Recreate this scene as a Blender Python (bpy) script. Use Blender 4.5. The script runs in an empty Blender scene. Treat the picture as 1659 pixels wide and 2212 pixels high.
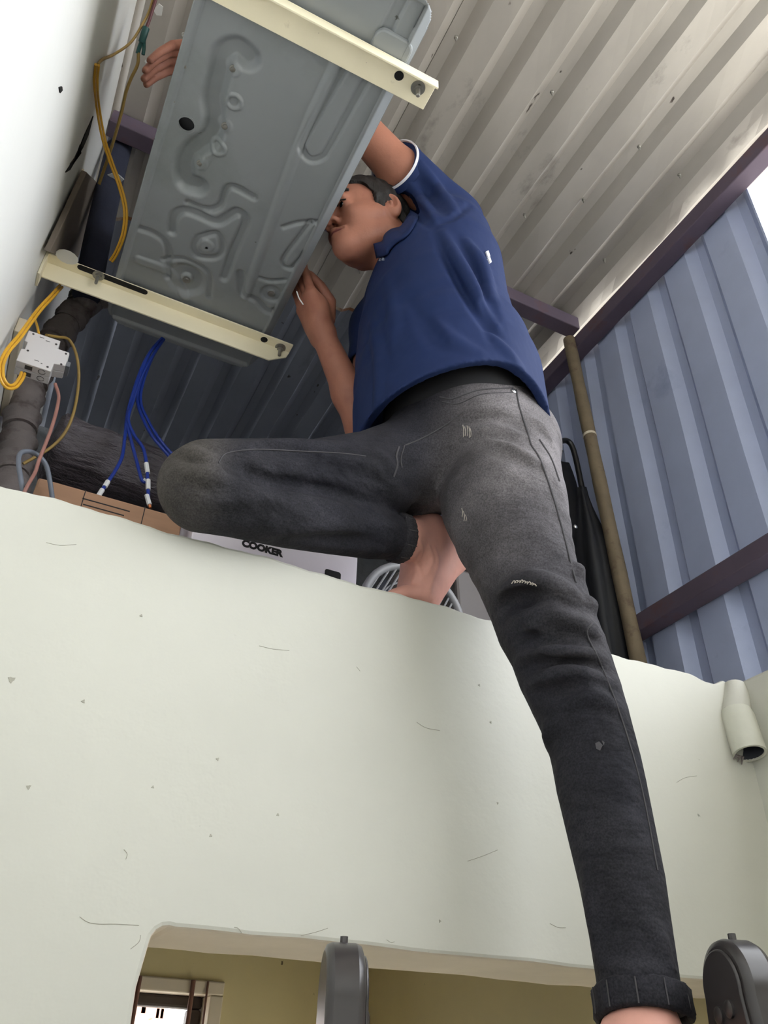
import bpy, bmesh, math, random
import numpy as np
from mathutils import Vector, Matrix

random.seed(7)
rng = np.random.default_rng(7)
scene = bpy.context.scene
COL = scene.collection

# ------------------------------------------------------------------ camera, world, exposure
FPX = 1751.0                       # focal length in pixels of the 1659 x 2212 frame
RC = np.array([[0.89389675, -0.44744197, 0.02568577],
               [0.28014093, 0.51287193, -0.81121047],
               [0.34993551, 0.73233808, 0.58380136]])
_u, _s, _v = np.linalg.svd(RC)
RC = _u @ _v
cam_data = bpy.data.cameras.new('camera')
cam = bpy.data.objects.new('camera', cam_data)
COL.objects.link(cam)
cam_data.sensor_fit = 'VERTICAL'
cam_data.sensor_height = 36.0
cam_data.lens = FPX / 2212.0 * 36.0
cam_data.clip_start = 0.02
M = Matrix(((RC[0][0], -RC[1][0], -RC[2][0], 0), (RC[0][1], -RC[1][1], -RC[2][1], 0),
            (RC[0][2], -RC[1][2], -RC[2][2], 0), (0, 0, 0, 1)))
cam.matrix_world = M
scene.camera = cam

world = bpy.data.worlds.new('overcast_sky')
scene.world = world
world.use_nodes = True
bg = world.node_tree.nodes['Background']
bg.inputs['Color'].default_value = (0.92, 0.955, 1.0, 1)
bg.inputs['Strength'].default_value = 9.0
vs = scene.view_settings
vs.view_transform = 'Standard'
vs.look = 'None'
vs.exposure = -0.35
vs.gamma = 1.0
vs.use_curve_mapping = False

# ------------------------------------------------------------------ helpers
def ray(u, v):
    return RC.T @ np.array([u - 829.5, v - 1106.0, FPX])

def at(u, v, X=None, Y=None, Z=None):
    r = ray(u, v)
    if X is not None: return r * (X / r[0])
    if Y is not None: return r * (Y / r[1])
    return r * (Z / r[2])

def pxs(p):                        # metres per pixel at a point
    return float(RC[2] @ np.asarray(p)) / FPX

class MB:
    """collects shapes; build() links them as one mesh object"""
    def __init__(self):
        self.v = []; self.f = []
    def add(self, vs_, fs_):
        n = len(self.v)
        self.v += [tuple(map(float, p)) for p in vs_]
        self.f += [tuple(i + n for i in f) for f in fs_]
        return self
    def box(self, lo, hi):
        x0, y0, z0 = lo; x1, y1, z1 = hi
        return self.add([(x0, y0, z0), (x1, y0, z0), (x1, y1, z0), (x0, y1, z0), (x0, y0, z1), (x1, y0, z1), (x1, y1, z1), (x0, y1, z1)],
                        [(0, 3, 2, 1), (4, 5, 6, 7), (0, 1, 5, 4), (1, 2, 6, 5), (2, 3, 7, 6), (3, 0, 4, 7)])
    def obox(self, c, ax, ay, az, hx, hy, hz):
        c, ax, ay, az = [np.asarray(q, float) for q in (c, ax, ay, az)]
        pts = [c + sx * hx * ax + sy * hy * ay + sz * hz * az for sz in (-1, 1) for sy in (-1, 1) for sx in (-1, 1)]
        return self.add(pts, [(0, 2, 3, 1), (4, 5, 7, 6), (0, 1, 5, 4), (1, 3, 7, 5), (3, 2, 6, 7), (2, 0, 4, 6)])
    def prism(self, poly, o, ax, ay, az, depth):
        """polygon poly in the plane (ax, ay) at o, extruded by depth along az"""
        o, ax, ay, az = [np.asarray(q, float) for q in (o, ax, ay, az)]
        n = len(poly)
        a = [o + p[0] * ax + p[1] * ay for p in poly]
        b = [q + az * depth for q in a]
        fs = [tuple(range(n))[::-1], tuple(range(n, 2 * n))]
        fs += [(i, (i + 1) % n, n + (i + 1) % n, n + i) for i in range(n)]
        return self.add(a + b, fs)
    def tube(self, pts, r, seg=10, cap=True, flat=None):
        pts = [np.asarray(p, float) for p in pts]
        n = len(pts)
        rs = list(r) if hasattr(r, '__len__') else [r] * n
        t0 = pts[1] - pts[0]; t0 = t0 / np.linalg.norm(t0)
        up = np.array([0, 0, 1.0]) if abs(t0[2]) < .9 else np.array([1.0, 0, 0])
        nrm = np.cross(t0, up); nrm /= np.linalg.norm(nrm)
        V = []
        for i in range(n):
            t = pts[min(i + 1, n - 1)] - pts[max(i - 1, 0)]
            t = t / max(np.linalg.norm(t), 1e-9)
            nrm = nrm - t * (nrm @ t); nrm /= max(np.linalg.norm(nrm), 1e-9)
            b = np.cross(t, nrm)
            for k in range(seg):
                a = 2 * math.pi * k / seg
                V.append(pts[i] + rs[i] * (math.cos(a) * nrm + math.sin(a) * b))
        F = []
        for i in range(n - 1):
            for k in range(seg):
                k2 = (k + 1) % seg
                F.append((i * seg + k, i * seg + k2, (i + 1) * seg + k2, (i + 1) * seg + k))
        if cap:
            F.append(tuple(range(seg))[::-1]); F.append(tuple((n - 1) * seg + k for k in range(seg)))
        return self.add(V, F)
    def lathe(self, prof, o, ax, seg=24, cap=True):
        """profile of (distance along axis, radius)"""
        o = np.asarray(o, float); ax = np.asarray(ax, float); ax = ax / np.linalg.norm(ax)
        up = np.array([0, 0, 1.0]) if abs(ax[2]) < .9 else np.array([1.0, 0, 0])
        n = np.cross(ax, up); n /= np.linalg.norm(n); b = np.cross(ax, n)
        V = [o + ax * h + r * (math.cos(2 * math.pi * k / seg) * n + math.sin(2 * math.pi * k / seg) * b) for h, r in prof for k in range(seg)]
        F = [(i * seg + k, i * seg + (k + 1) % seg, (i + 1) * seg + (k + 1) % seg, (i + 1) * seg + k) for i in range(len(prof) - 1) for k in range(seg)]
        if cap:
            F.append(tuple(range(seg))[::-1]); F.append(tuple((len(prof) - 1) * seg + k for k in range(seg)))
        return self.add(V, F)
    def build(self, name, m, parent=None, smooth=False, bevel=0, solid=0, autosmooth=None):
        me = bpy.data.meshes.new(name)
        me.from_pydata(self.v, [], self.f)
        me.validate()
        bm = bmesh.new(); bm.from_mesh(me)
        bmesh.ops.recalc_face_normals(bm, faces=bm.faces)
        bm.to_mesh(me); bm.free()
        return finish(name, me, m, parent, smooth, bevel, solid)

def finish(name, me, m, parent=None, smooth=False, bevel=0, solid=0):
    ob = bpy.data.objects.new(name, me)
    COL.objects.link(ob)
    if m is not None: me.materials.append(m)
    if parent is not None: ob.parent = parent
    if smooth:
        me.polygons.foreach_set('use_smooth', [True] * len(me.polygons))
        if smooth != 'all':
            me.set_sharp_from_angle(angle=math.radians(40))
    if solid:
        s = ob.modifiers.new('solid', 'SOLIDIFY'); s.thickness = solid; s.offset = 0
    if bevel:
        b = ob.modifiers.new('bevel', 'BEVEL'); b.width = bevel; b.segments = 2; b.limit_method = 'ANGLE'; b.angle_limit = math.radians(35)
    return ob

def empty(name, label=None, cat=None, group=None, kind=None):
    ob = bpy.data.objects.new(name, None)
    COL.objects.link(ob)
    ob.empty_display_size = .05
    return tag(ob, label, cat, group, kind)

def tag(ob, label=None, cat=None, group=None, kind=None):
    for k, val in (('label', label), ('category', cat), ('group', group), ('kind', kind)):
        if val: ob[k] = val
    return ob

def spline(pts, n=8):
    """Catmull-Rom through 3D points"""
    P = [np.asarray(p, float) for p in pts]
    if len(P) < 3:
        return [P[0] + (P[-1] - P[0]) * t / n for t in range(n + 1)]
    P = [2 * P[0] - P[1]] + P + [2 * P[-1] - P[-2]]
    out = []
    for i in range(1, len(P) - 2):
        for k in range(n):
            t = k / n
            a, b, c, d = P[i - 1], P[i], P[i + 1], P[i + 2]
            out.append(.5 * ((2 * b) + (c - a) * t + (2 * a - 5 * b + 4 * c - d) * t * t + (3 * b - a - 3 * c + d) * t ** 3))
    out.append(P[-2])
    return out

# ------------------------------------------------------------------ materials
def mat(name, base, rough=.6, var=0.0, scale=8.0, metal=0.0, spec=.5, bump=0.0, bscale=60.0, spots=None, second=None, mix=(.45, .6), mscale=5.0, stretch=None, detail=6.0, bdist=.002):
    """procedural material: base colour with noise variation, optional second colour in blotches, optional dark specks and bump"""
    m = bpy.data.materials.new(name); m.use_nodes = True
    nt = m.node_tree; N = nt.nodes; L = nt.links
    p = N['Principled BSDF']
    p.inputs['Roughness'].default_value = rough
    p.inputs['Metallic'].default_value = metal
    p.inputs['Specular IOR Level'].default_value = spec
    tc = N.new('ShaderNodeTexCoord')
    vec = tc.outputs['Object']
    if stretch:
        mp = N.new('ShaderNodeMapping'); mp.inputs['Scale'].default_value = stretch
        L.new(vec, mp.inputs['Vector']); vec = mp.outputs['Vector']
    def noise(sc, det=detail, rgh=.6):
        n = N.new('ShaderNodeTexNoise'); n.inputs['Scale'].default_value = sc; n.inputs['Detail'].default_value = det; n.inputs['Roughness'].default_value = rgh
        L.new(vec, n.inputs['Vector']); return n.outputs['Fac']
    def ramp(fac, a, b):
        r = N.new('ShaderNodeMapRange'); r.inputs['From Min'].default_value = a; r.inputs['From Max'].default_value = b; r.clamp = True
        L.new(fac, r.inputs['Value']); return r.outputs['Result']
    def mixc(fac, a, b):
        x = N.new('ShaderNodeMix'); x.data_type = 'RGBA'
        L.new(fac, x.inputs[0])
        for s, val in ((6, a), (7, b)):
            if hasattr(val, 'links') or hasattr(val, 'is_linked'): L.new(val, x.inputs[s])
            else: x.inputs[s].default_value = (*val, 1)
        return x.outputs[2]
    col = None
    b = np.array(base)
    if var:
        col = mixc(ramp(noise(scale), .3, .7), tuple(np.clip(b * (1 - var), 0, 1)), tuple(np.clip(b * (1 + var), 0, 1)))
    if second is not None:
        col = mixc(ramp(noise(mscale, 8, .65), *mix), col if col is not None else base, second)
    if spots is not None:
        sc, thr, scol = spots
        col = mixc(ramp(noise(sc, 3, .5), thr, thr + .03), col if col is not None else base, scol)
    if col is not None: L.new(col, p.inputs['Base Color'])
    else: p.inputs['Base Color'].default_value = (*base, 1)
    if bump:
        bp = N.new('ShaderNodeBump'); bp.inputs['Strength'].default_value = bump; bp.inputs['Distance'].default_value = bdist
        L.new(noise(bscale, 5), bp.inputs['Height']); L.new(bp.outputs['Normal'], p.inputs['Normal'])
    return m

def srgb(r, g, b):
    f = lambda c: (c / 255 / 12.92) if c <= 10 else ((c / 255 + .055) / 1.055) ** 2.4
    return (f(r), f(g), f(b))

MT = {}
MT['wall_white'] = mat('white_green_wall_paint', srgb(206, 205, 194), .55, .03, 3, bump=.35, bscale=9, bdist=.006, spots=(38, .735, srgb(150, 150, 138)))
MT['wall_left'] = mat('white_wall_paint', srgb(232, 232, 228), .55, .02, 3, bump=.25, bscale=10, bdist=.005)
MT['soffit'] = mat('grey_plaster', srgb(226, 216, 202), .8, .08, 6, bump=.3, bscale=40)
MT['soffit_dark'] = mat('exposed_render', srgb(168, 165, 152), .9, .15, 40)
MT['olive'] = mat('olive_wall_paint', srgb(226, 212, 166), .7, .04, 4, spots=(30, .74, srgb(110, 95, 70)))
MT['concrete'] = mat('raw_concrete', srgb(120, 116, 110), .9, .15, 6, bump=.4, bscale=30)
MT['bounce_ground'] = mat('pale_bounce_ground', srgb(205, 200, 190), .9, .1, 2)
MT['floor'] = mat('floor_tile', srgb(232, 226, 214), .5, .06, 3)
MT['roof'] = mat('corrugated_galvanised_sheet', srgb(176, 170, 162), .5, .07, 7, metal=.25, spec=.4, second=srgb(112, 106, 100), mix=(.60, .74), mscale=4.5, spots=(26, .72, srgb(70, 62, 56)), stretch=(1, .55, 1))
MT['roof_far'] = mat('old_galvanised_sheet', srgb(122, 126, 138), .5, .07, 7, metal=.25, spec=.4, second=srgb(92, 94, 104), mix=(.58, .74), mscale=4.5, spots=(26, .72, srgb(58, 54, 54)), stretch=(1, .55, 1))
MT['print_grey'] = mat('faded_print', srgb(150, 158, 178), .7)
MT['sheet_blue'] = mat('corrugated_grey_blue_sheet', srgb(180, 190, 219), .5, .05, 6, metal=.2, spec=.4, second=srgb(146, 157, 192), mix=(.6, .8))
MT['rust_beam'] = mat('rusty_steel_section', srgb(96, 84, 98), .75, .12, 9, metal=.2, second=srgb(104, 72, 68), mix=(.54, .74), mscale=9)
MT['rust_edge'] = mat('rust_edge', srgb(120, 84, 62), .85, .3, 30, second=srgb(150, 140, 128), mix=(.45, .6), mscale=14)
MT['rust_bright'] = mat('red_oxide_steel_section', srgb(150, 84, 72), .8, .2, 12)
MT['pole'] = mat('weathered_pole', srgb(124, 110, 88), .7, .18, 14, second=srgb(88, 66, 54), mix=(.55, .68), mscale=12, bump=.3, bscale=60)
MT['ac_grey'] = mat('grey_enamel', srgb(144, 148, 150), .42, .05, 4, metal=.1, spec=.45, second=srgb(122, 128, 126), mix=(.5, .75), mscale=4, spots=(60, .76, srgb(92, 92, 88)))
MT['ac_dark'] = mat('dark_plastic', srgb(40, 42, 46), .5, .1)
MT['ac_white'] = mat('casing_enamel', srgb(205, 205, 198), .4, .04)
MT['cream'] = mat('cream_painted_steel', srgb(250, 240, 210), .5, .05, 6, spec=.4, second=srgb(150, 130, 98), mix=(.63, .8), mscale=12, spots=(70, .74, srgb(96, 78, 54)))
MT['cream_clean'] = mat('cream_plastic', srgb(226, 214, 192), .5, .04)
MT['bolt'] = mat('zinc_bolt', srgb(150, 148, 142), .4, .15, 60, metal=.7)
MT['breaker'] = mat('light_grey_plastic', srgb(206, 202, 202), .45, .02)
MT['breaker_dark'] = mat('breaker_recess', srgb(60, 56, 56), .6)
MT['lever'] = mat('smoke_lever', srgb(110, 112, 118), .3)
MT['yellow'] = mat('yellow_pvc', srgb(222, 168, 46), .45, .12, 30)
MT['olive_wire'] = mat('olive_pvc', srgb(150, 122, 62), .5, .1, 30)
MT['brown_wire'] = mat('brown_pvc', srgb(156, 110, 100), .5, .1, 30)
MT['grey_wire'] = mat('grey_pvc', srgb(110, 116, 128), .5, .1, 30)
MT['dark_wire'] = mat('dark_red_pvc', srgb(90, 40, 46), .5)
MT['green_tape'] = mat('green_tape', srgb(20, 74, 70), .45)
MT['blue_wire'] = mat('blue_pvc', srgb(26, 52, 140), .4, .1, 30)
MT['sleeve_white'] = mat('white_sleeve', srgb(225, 225, 225), .5)
MT['copper'] = mat('bare_copper', srgb(214, 130, 84), .35, metal=.8)
MT['insulation'] = mat('navy_foam_insulation', srgb(44, 48, 66), .9, .15, 20, bump=.3, bscale=120)
MT['tape'] = mat('grey_taped_lagging', srgb(118, 110, 108), .75, .14, 12, second=srgb(74, 62, 58), mix=(.5, .65), mscale=14, bump=.7, bscale=45, bdist=.004)
MT['panel_brown'] = mat('brown_grey_panel', srgb(112, 102, 92), .7, .08)
MT['cardboard'] = mat('brown_cardboard', srgb(158, 122, 96), .85, .08, 10, stretch=(1, 1, 6))
MT['ink'] = mat('black_ink', srgb(26, 24, 26), .7)
MT['white_box'] = mat('white_card', srgb(238, 230, 240), .6, .03)
MT['black_plastic'] = mat('black_film', srgb(84, 78, 84), .38, .25, 6, bump=.8, bscale=14, bdist=.02, stretch=(1, 3, 3))
MT['umbrella'] = mat('black_nylon', srgb(22, 24, 30), .6, .15)
MT['hook'] = mat('black_handle', srgb(16, 17, 20), .35)
MT['fan_grey'] = mat('grey_fan_plastic', srgb(150, 150, 152), .45, .05)
MT['fan_dark'] = mat('fan_blade_plastic', srgb(70, 74, 84), .4)
MT['tub'] = mat('grey_tub_plastic', srgb(112, 106, 104), .5, .05)
MT['pvc'] = mat('painted_pvc_pipe', srgb(214, 214, 200), .5, .05, 20, bump=.2, bscale=60)
MT['pipe_dark'] = mat('dark_pipe_inside', srgb(46, 50, 60), .7, .2, 30)
MT['ladder_plastic'] = mat('black_glossy_plastic', srgb(58, 54, 54), .32, .12, 14, spec=.6)
MT['aluminium'] = mat('brushed_aluminium', srgb(170, 170, 172), .4, .05, metal=.8)
MT['skin'] = mat('skin', srgb(164, 110, 90), .5, .07, 22, spec=.35, second=srgb(146, 92, 76), mix=(.5, .75), mscale=12, bump=.25, bscale=160)
SKIN_PALE_LIT = srgb(226, 168, 152)
MT['nail'] = mat('nail', srgb(200, 160, 145), .35)
MT['lip'] = mat('lip', srgb(132, 72, 68), .5)
MT['eye'] = mat('eye_dark', srgb(24, 18, 16), .2)
MT['hair'] = mat('dark_brown_hair', srgb(17, 13, 12), .6, .3, 90, stretch=(1, 1, .25), bump=.8, bscale=160, bdist=.004)
MT['shirt'] = mat('navy_pique', srgb(25, 41, 82), .75, .10, 5, spec=.25, bump=.15, bscale=700, bdist=.0006)
MT['shirt_white'] = mat('white_rib_trim', srgb(220, 220, 228), .7)
MT['under'] = mat('hem_shade_black', srgb(22, 22, 26), .85)
MT['denim'] = mat('washed_black_denim', srgb(48, 47, 52), .85, .25, 6, spec=.2, second=srgb(26, 26, 33), mix=(.40, .64), mscale=3.0, bump=.35, bscale=520, bdist=.0008)
def add_pale_zone(m, lo_z, hi_z, light, xr=(.48, .60)):
    """blends in a paler tone higher up, within an x range"""
    nt = m.node_tree; N = nt.nodes; L = nt.links; p = N['Principled BSDF']
    src = p.inputs['Base Color'].links[0].from_socket
    tc = N.new('ShaderNodeTexCoord'); sx = N.new('ShaderNodeSeparateXYZ'); L.new(tc.outputs['Object'], sx.inputs[0])
    no = N.new('ShaderNodeTexNoise'); no.inputs['Scale'].default_value = 4.5; no.inputs['Detail'].default_value = 6; L.new(tc.outputs['Object'], no.inputs['Vector'])
    ad = N.new('ShaderNodeMath'); ad.operation = 'MULTIPLY_ADD'; ad.inputs[1].default_value = .5; L.new(no.outputs['Fac'], ad.inputs[0]); L.new(sx.outputs['Z'], ad.inputs[2])
    mr = N.new('ShaderNodeMapRange'); mr.inputs['From Min'].default_value = lo_z + .25; mr.inputs['From Max'].default_value = hi_z + .25; mr.interpolation_type = 'SMOOTHSTEP'
    L.new(ad.outputs[0], mr.inputs['Value'])
    m2 = N.new('ShaderNodeMapRange'); m2.inputs['From Min'].default_value = xr[0]; m2.inputs['From Max'].default_value = xr[1]; m2.interpolation_type = 'SMOOTHSTEP'; L.new(sx.outputs['X'], m2.inputs['Value'])
    mu = N.new('ShaderNodeMath'); mu.operation = 'MULTIPLY'; L.new(mr.outputs['Result'], mu.inputs[0]); L.new(m2.outputs['Result'], mu.inputs[1])
    mx = N.new('ShaderNodeMix'); mx.data_type = 'RGBA'; L.new(mu.outputs[0], mx.inputs[0]); L.new(src, mx.inputs[6]); mx.inputs[7].default_value = (*light, 1)
    L.new(mx.outputs[2], p.inputs['Base Color'])
def add_grain(m, scale, lo, hi):
    nt = m.node_tree; N = nt.nodes; L = nt.links; p = N['Principled BSDF']
    src = p.inputs['Base Color'].links[0].from_socket
    tc = N.new('ShaderNodeTexCoord'); no = N.new('ShaderNodeTexNoise'); no.inputs['Scale'].default_value = scale; no.inputs['Detail'].default_value = 4; L.new(tc.outputs['Object'], no.inputs['Vector'])
    mr = N.new('ShaderNodeMapRange'); mr.inputs['From Min'].default_value = .3; mr.inputs['From Max'].default_value = .7; mr.inputs['To Min'].default_value = lo; mr.inputs['To Max'].default_value = hi; L.new(no.outputs['Fac'], mr.inputs['Value'])
    mx = N.new('ShaderNodeMix'); mx.data_type = 'RGBA'; mx.blend_type = 'MULTIPLY'; mx.inputs[0].default_value = 1; L.new(src, mx.inputs[6]); L.new(mr.outputs['Result'], mx.inputs[7]); L.new(mx.outputs[2], p.inputs['Base Color'])
add_pale_zone(MT['denim'], .42, .85, srgb(106, 102, 104))
add_pale_zone(MT['denim'], .55, .70, srgb(78, 74, 70), (.21, .12))
def add_bump(m, scale, dist, strength, stretch):
    nt = m.node_tree; N = nt.nodes; L = nt.links; p = N['Principled BSDF']
    tc = N.new('ShaderNodeTexCoord'); mp = N.new('ShaderNodeMapping'); mp.inputs['Scale'].default_value = stretch; L.new(tc.outputs['Object'], mp.inputs['Vector'])
    no = N.new('ShaderNodeTexNoise'); no.inputs['Scale'].default_value = scale; no.inputs['Detail'].default_value = 3; L.new(mp.outputs['Vector'], no.inputs['Vector'])
    bp = N.new('ShaderNodeBump'); bp.inputs['Strength'].default_value = strength; bp.inputs['Distance'].default_value = dist; L.new(no.outputs['Fac'], bp.inputs['Height'])
    lk = p.inputs['Normal'].links
    if lk: L.new(lk[0].from_socket, bp.inputs['Normal'])
    L.new(bp.outputs['Normal'], p.inputs['Normal'])
add_bump(MT['denim'], 16, .016, .8, (1, 1, 1.8))
add_bump(MT['shirt'], 9, .012, .5, (1.6, 1, .7))
add_grain(MT['denim'], 420, .62, 1.35)
add_grain(MT['denim'], 14, .70, 1.30)
MT['denim_seam'] = mat('denim_seam', srgb(70, 68, 71), .9, .15, 60)
MT['thread'] = mat('frayed_thread', srgb(188, 180, 170), .9)
MT['rivet'] = mat('steel_rivet', srgb(190, 190, 192), .25, metal=.9)
MT['window_white'] = mat('white_window_reveal', srgb(226, 214, 196), .6, .03)
MT['window_dark'] = mat('dark_window_frame', srgb(66, 58, 54), .6, .2, 30)
MT['bar'] = mat('maroon_bar', srgb(120, 84, 74), .5, .1)
MT['pink_building'] = mat('pink_render', srgb(206, 150, 130), .9, .1)
MT['leaf'] = mat('flaking_paint', srgb(225, 225, 222), .6)
MT['dark_hole'] = mat('dark_hole', srgb(18, 17, 18), .9)
MT['plaster_rough'] = mat('rough_cement_render', srgb(112, 114, 116), .9, .15, 14, bump=.8, bscale=40, bdist=.01)
def add_zmix(m, z0, z1, low):
    nt = m.node_tree; N = nt.nodes; L = nt.links; p = N['Principled BSDF']
    src = p.inputs['Base Color'].links[0].from_socket
    tc = N.new('ShaderNodeTexCoord'); sx = N.new('ShaderNodeSeparateXYZ'); L.new(tc.outputs['Object'], sx.inputs[0])
    mr = N.new('ShaderNodeMapRange'); mr.inputs['From Min'].default_value = z0; mr.inputs['From Max'].default_value = z1; L.new(sx.outputs['Z'], mr.inputs['Value'])
    no = N.new('ShaderNodeTexNoise'); no.inputs['Scale'].default_value = 30; no.inputs['Detail'].default_value = 5; L.new(tc.outputs['Object'], no.inputs['Vector'])
    mp = N.new('ShaderNodeMix'); mp.data_type = 'RGBA'; L.new(no.outputs['Fac'], mp.inputs[0]); mp.inputs[6].default_value = (*[c * .78 for c in low], 1); mp.inputs[7].default_value = (*[min(1, c * 1.15) for c in low], 1)
    mx = N.new('ShaderNodeMix'); mx.data_type = 'RGBA'; L.new(mr.outputs['Result'], mx.inputs[0]); L.new(mp.outputs[2], mx.inputs[6]); L.new(src, mx.inputs[7])
    L.new(mx.outputs[2], p.inputs['Base Color'])
add_zmix(MT['skin'], .85, 1.0, SKIN_PALE_LIT)  # paler foot skin, with brighter light on the foot put into its colour
glass = bpy.data.materials.new('window_glass'); glass.use_nodes = True
_p = glass.node_tree.nodes['Principled BSDF']; _p.inputs['Transmission Weight'].default_value = 1; _p.inputs['Roughness'].default_value = .02; _p.inputs['IOR'].default_value = 1.05
_p.inputs['Base Color'].default_value = (1, .97, .93, 1)
MT['glass'] = glass
# ------------------------------------------------------------------ the setting
FLOOR = -1.40
XL, XR = -0.19, 1.227              # faces of the left and right walls
YP, YPB = 1.0, 1.18                # faces of the low front wall
ZTOP, ZLIN = .648, .146            # its top and the lintel over the opening
ZR = 2.12                          # roof sheets
YB = 2.78                          # back wall
XM = 1.40                          # corrugated side wall
SLAB = .60
ROOFY0 = -2.5  # roof carried on out of view to shut out sky light

def struct(ob): ob['kind'] = 'structure'; return ob

struct(MB().box((-.6, -2.6, FLOOR - .1), (1.6, 3.0, FLOOR)).build('floor', MT['floor']))

struct(MB().box((-30, -30, FLOOR - .3), (30, 30, FLOOR - .2)).build('ground', MT['bounce_ground']))  # unseen ground added to shape the light, pale to bounce it up
# left wall, full height
wl = struct(MB().box((XL - .18, -2.4, FLOOR), (XL, YB, ZR - .035)).build('wall_left', MT['wall_left'], bevel=.006))
ch = MB()
def chip(mb, pts, X, th=.002):
    q = [at(u, v, X=X) for u, v in pts]
    n = len(q); off = np.array([th, 0, 0])
    mb.add([p - off for p in q] + [p + off for p in q], [tuple(range(n)), tuple(range(n, 2 * n))] + [(i, (i + 1) % n, n + (i + 1) % n, n + i) for i in range(n)])
chip(ch, [(126, 188), (132, 186), (133, 194), (128, 200)], XL)
chip(ch, [(200, 250), (182, 290), (170, 320), (158, 345), (140, 372), (150, 366), (165, 340), (178, 318), (190, 290)], XL)
chip(ch, [(172, 312), (164, 335), (150, 355), (158, 352), (174, 330)], XL)
ch.build('plaster_chip', MT['dark_hole'], wl)

# low front wall with the opening under it (one slab with a worn, wavy top edge)
def wave(x, a, s):
    return a * (math.sin(x * 23 + s) * .5 + math.sin(x * 61 + 2.1 * s) * .3 + math.sin(x * 143 + s * 3.3) * .2)
poly = []
xs = np.arange(XL, XR + .0001, .0121)
for x in xs:
    chipz = -.006 * max(0, 1 - abs(x - 1.16) / .05) + .010 * max(0, 1 - abs(x - 1.20) / .02)
    poly.append((x, ZTOP + wave(x, .0035, 1.3) + chipz))
poly.append((XR + .01, ZTOP))
poly.append((XR + .01, ZLIN - .004))
xo = .212
for x in np.arange(XR, xo + .02, -.03):
    poly.append((x, ZLIN + wave(x, .0018, 4.2)))
for k in range(5):                 # rounded corner at the jamb
    a = math.pi / 2 * (k / 4)
    poly.append((xo + .018 - .018 * math.sin(a), ZLIN - .018 + .018 * math.cos(a)))
for z in np.arange(ZLIN - .06, FLOOR, -.12):
    poly.append((xo + wave(z, .003, 2.2) - .004, z))
poly.append((xo, FLOOR)); poly.append((XL - .01, FLOOR)); poly.append((XL - .01, ZTOP))
wf = MB().prism(poly, (0, YP, 0), (1, 0, 0), (0, 0, 1), (0, 1, 0), YPB - YP).build('wall_front', MT['wall_white'], bevel=.005)
struct(wf)
# the soffit and jamb are bare plaster
mf = wf.data
mf.materials.append(MT['soffit'])
for pl in mf.polygons:
    if abs(pl.normal.y) < .5 and pl.center.z < ZLIN + .01: pl.material_index = 1

for pl_ in ([(172, 1980), (190, 1992), (215, 1996), (250, 1996), (300, 1999)], [(282, 2050), (300, 2035), (304, 2020)], [(506, 2003), (514, 2005), (520, 2012), (522, 2016)], [(650, 2021), (680, 2014), (708, 2005)], [(835, 2030), (845, 2036), (852, 2034)], [(100, 1172), (130, 1178), (165, 1176)],
            [(1010, 1860), (1040, 1850), (1075, 1836)], [(560, 1395), (590, 1402), (625, 1405)], [(770, 1440), (775, 1446), (778, 1450)], [(900, 1560), (920, 1572), (950, 1578)], [(1462, 1690), (1480, 1680), (1505, 1676)], [(268, 1835), (275, 1845), (272, 1856)], [(1188, 1995), (1205, 2003), (1222, 2004)]):
    MB().tube(spline([at(u, v, Y=YP - .0002) for u, v in pl_], 4), .00038, 5).build('hairline_crack', MT['soffit_dark'], wf)
for u, v, r in ((25, 1468, .0035), (180, 1515, .002), (62, 1700, .0022), (470, 1640, .0018), (600, 1760, .0016), (305, 1330, .0018), (1035, 1480, .0018), (1060, 1560, .0016), (330, 1700, .0015), (455, 1805, .0015), (950, 1990, .0016), (1075, 1735, .0015)):
    c_ = at(u, v, Y=YP)
    MB().prism([(r * (1 + .4 * math.sin(3 * t + u)) * math.cos(t), r * (1 + .4 * math.sin(3 * t + u)) * math.sin(t)) for t in np.linspace(0, 2 * math.pi, 10)[:-1]], (c_[0], YP - .0006, c_[2]), (1, 0, 0), (0, 0, 1), (0, 1, 0), .0012).build('paint_nick', MT['soffit_dark'], wf)

# right plaster wall, up to the same height as the front wall
struct(MB().box((XR, -2.4, FLOOR), (XR + .13, YPB, ZTOP + .004)).build('wall_right', MT['wall_white'], bevel=.006))
# unseen wall added behind the camera to keep sky light out
struct(MB().box((XL - .18, -2.58, FLOOR), (XR + .13, -2.4, 2.3)).build('wall_rear_blocker', MT['wall_white'], bevel=.006))

# loft slab behind the front wall, back wall and the lower room seen through the opening
struct(MB().box((XL - .18, YPB, SLAB - .12), (XM + .04, YB, SLAB)).build('loft_floor', MT['concrete']))
wy = 2.62
W0 = at(304, 2108, Y=wy); W1 = at(485, 2121, Y=wy)
wx0, wx1, wz1 = W0[0] - .10, W1[0], (W0[2] + W1[2]) / 2
wz0 = wz1 - .62
wb = MB()
wb.box((XL - .18, wy, FLOOR), (wx0, wy + .16, SLAB - .12)).box((wx1, wy, FLOOR), (XM + .04, wy + .16, SLAB - .12))
wb.box((wx0, wy, wz1), (wx1, wy + .16, SLAB - .12)).box((wx0, wy, FLOOR), (wx1, wy + .16, wz0))
struct(wb.build('wall_back', MT['olive']))
c0 = at(690, 2120, Y=wy)
pil = at(780, 2120, Y=wy - .06)
struct(MB().box((XL - .18, YPB, FLOOR), (XL, wy, SLAB - .12)).build('wall_lower_left', MT['olive']))
struct(MB().box((XR + .0, YPB, FLOOR), (XM + .04, 1.80, SLAB - .12)).box((XR + .0, 2.40, FLOOR), (XM + .04, wy, SLAB - .12)).box((XR, 1.80, -.12), (XM + .04, 2.40, SLAB - .12)).build('wall_lower_right', MT['olive']))  # low unseen gap left open to let light into the room
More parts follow.
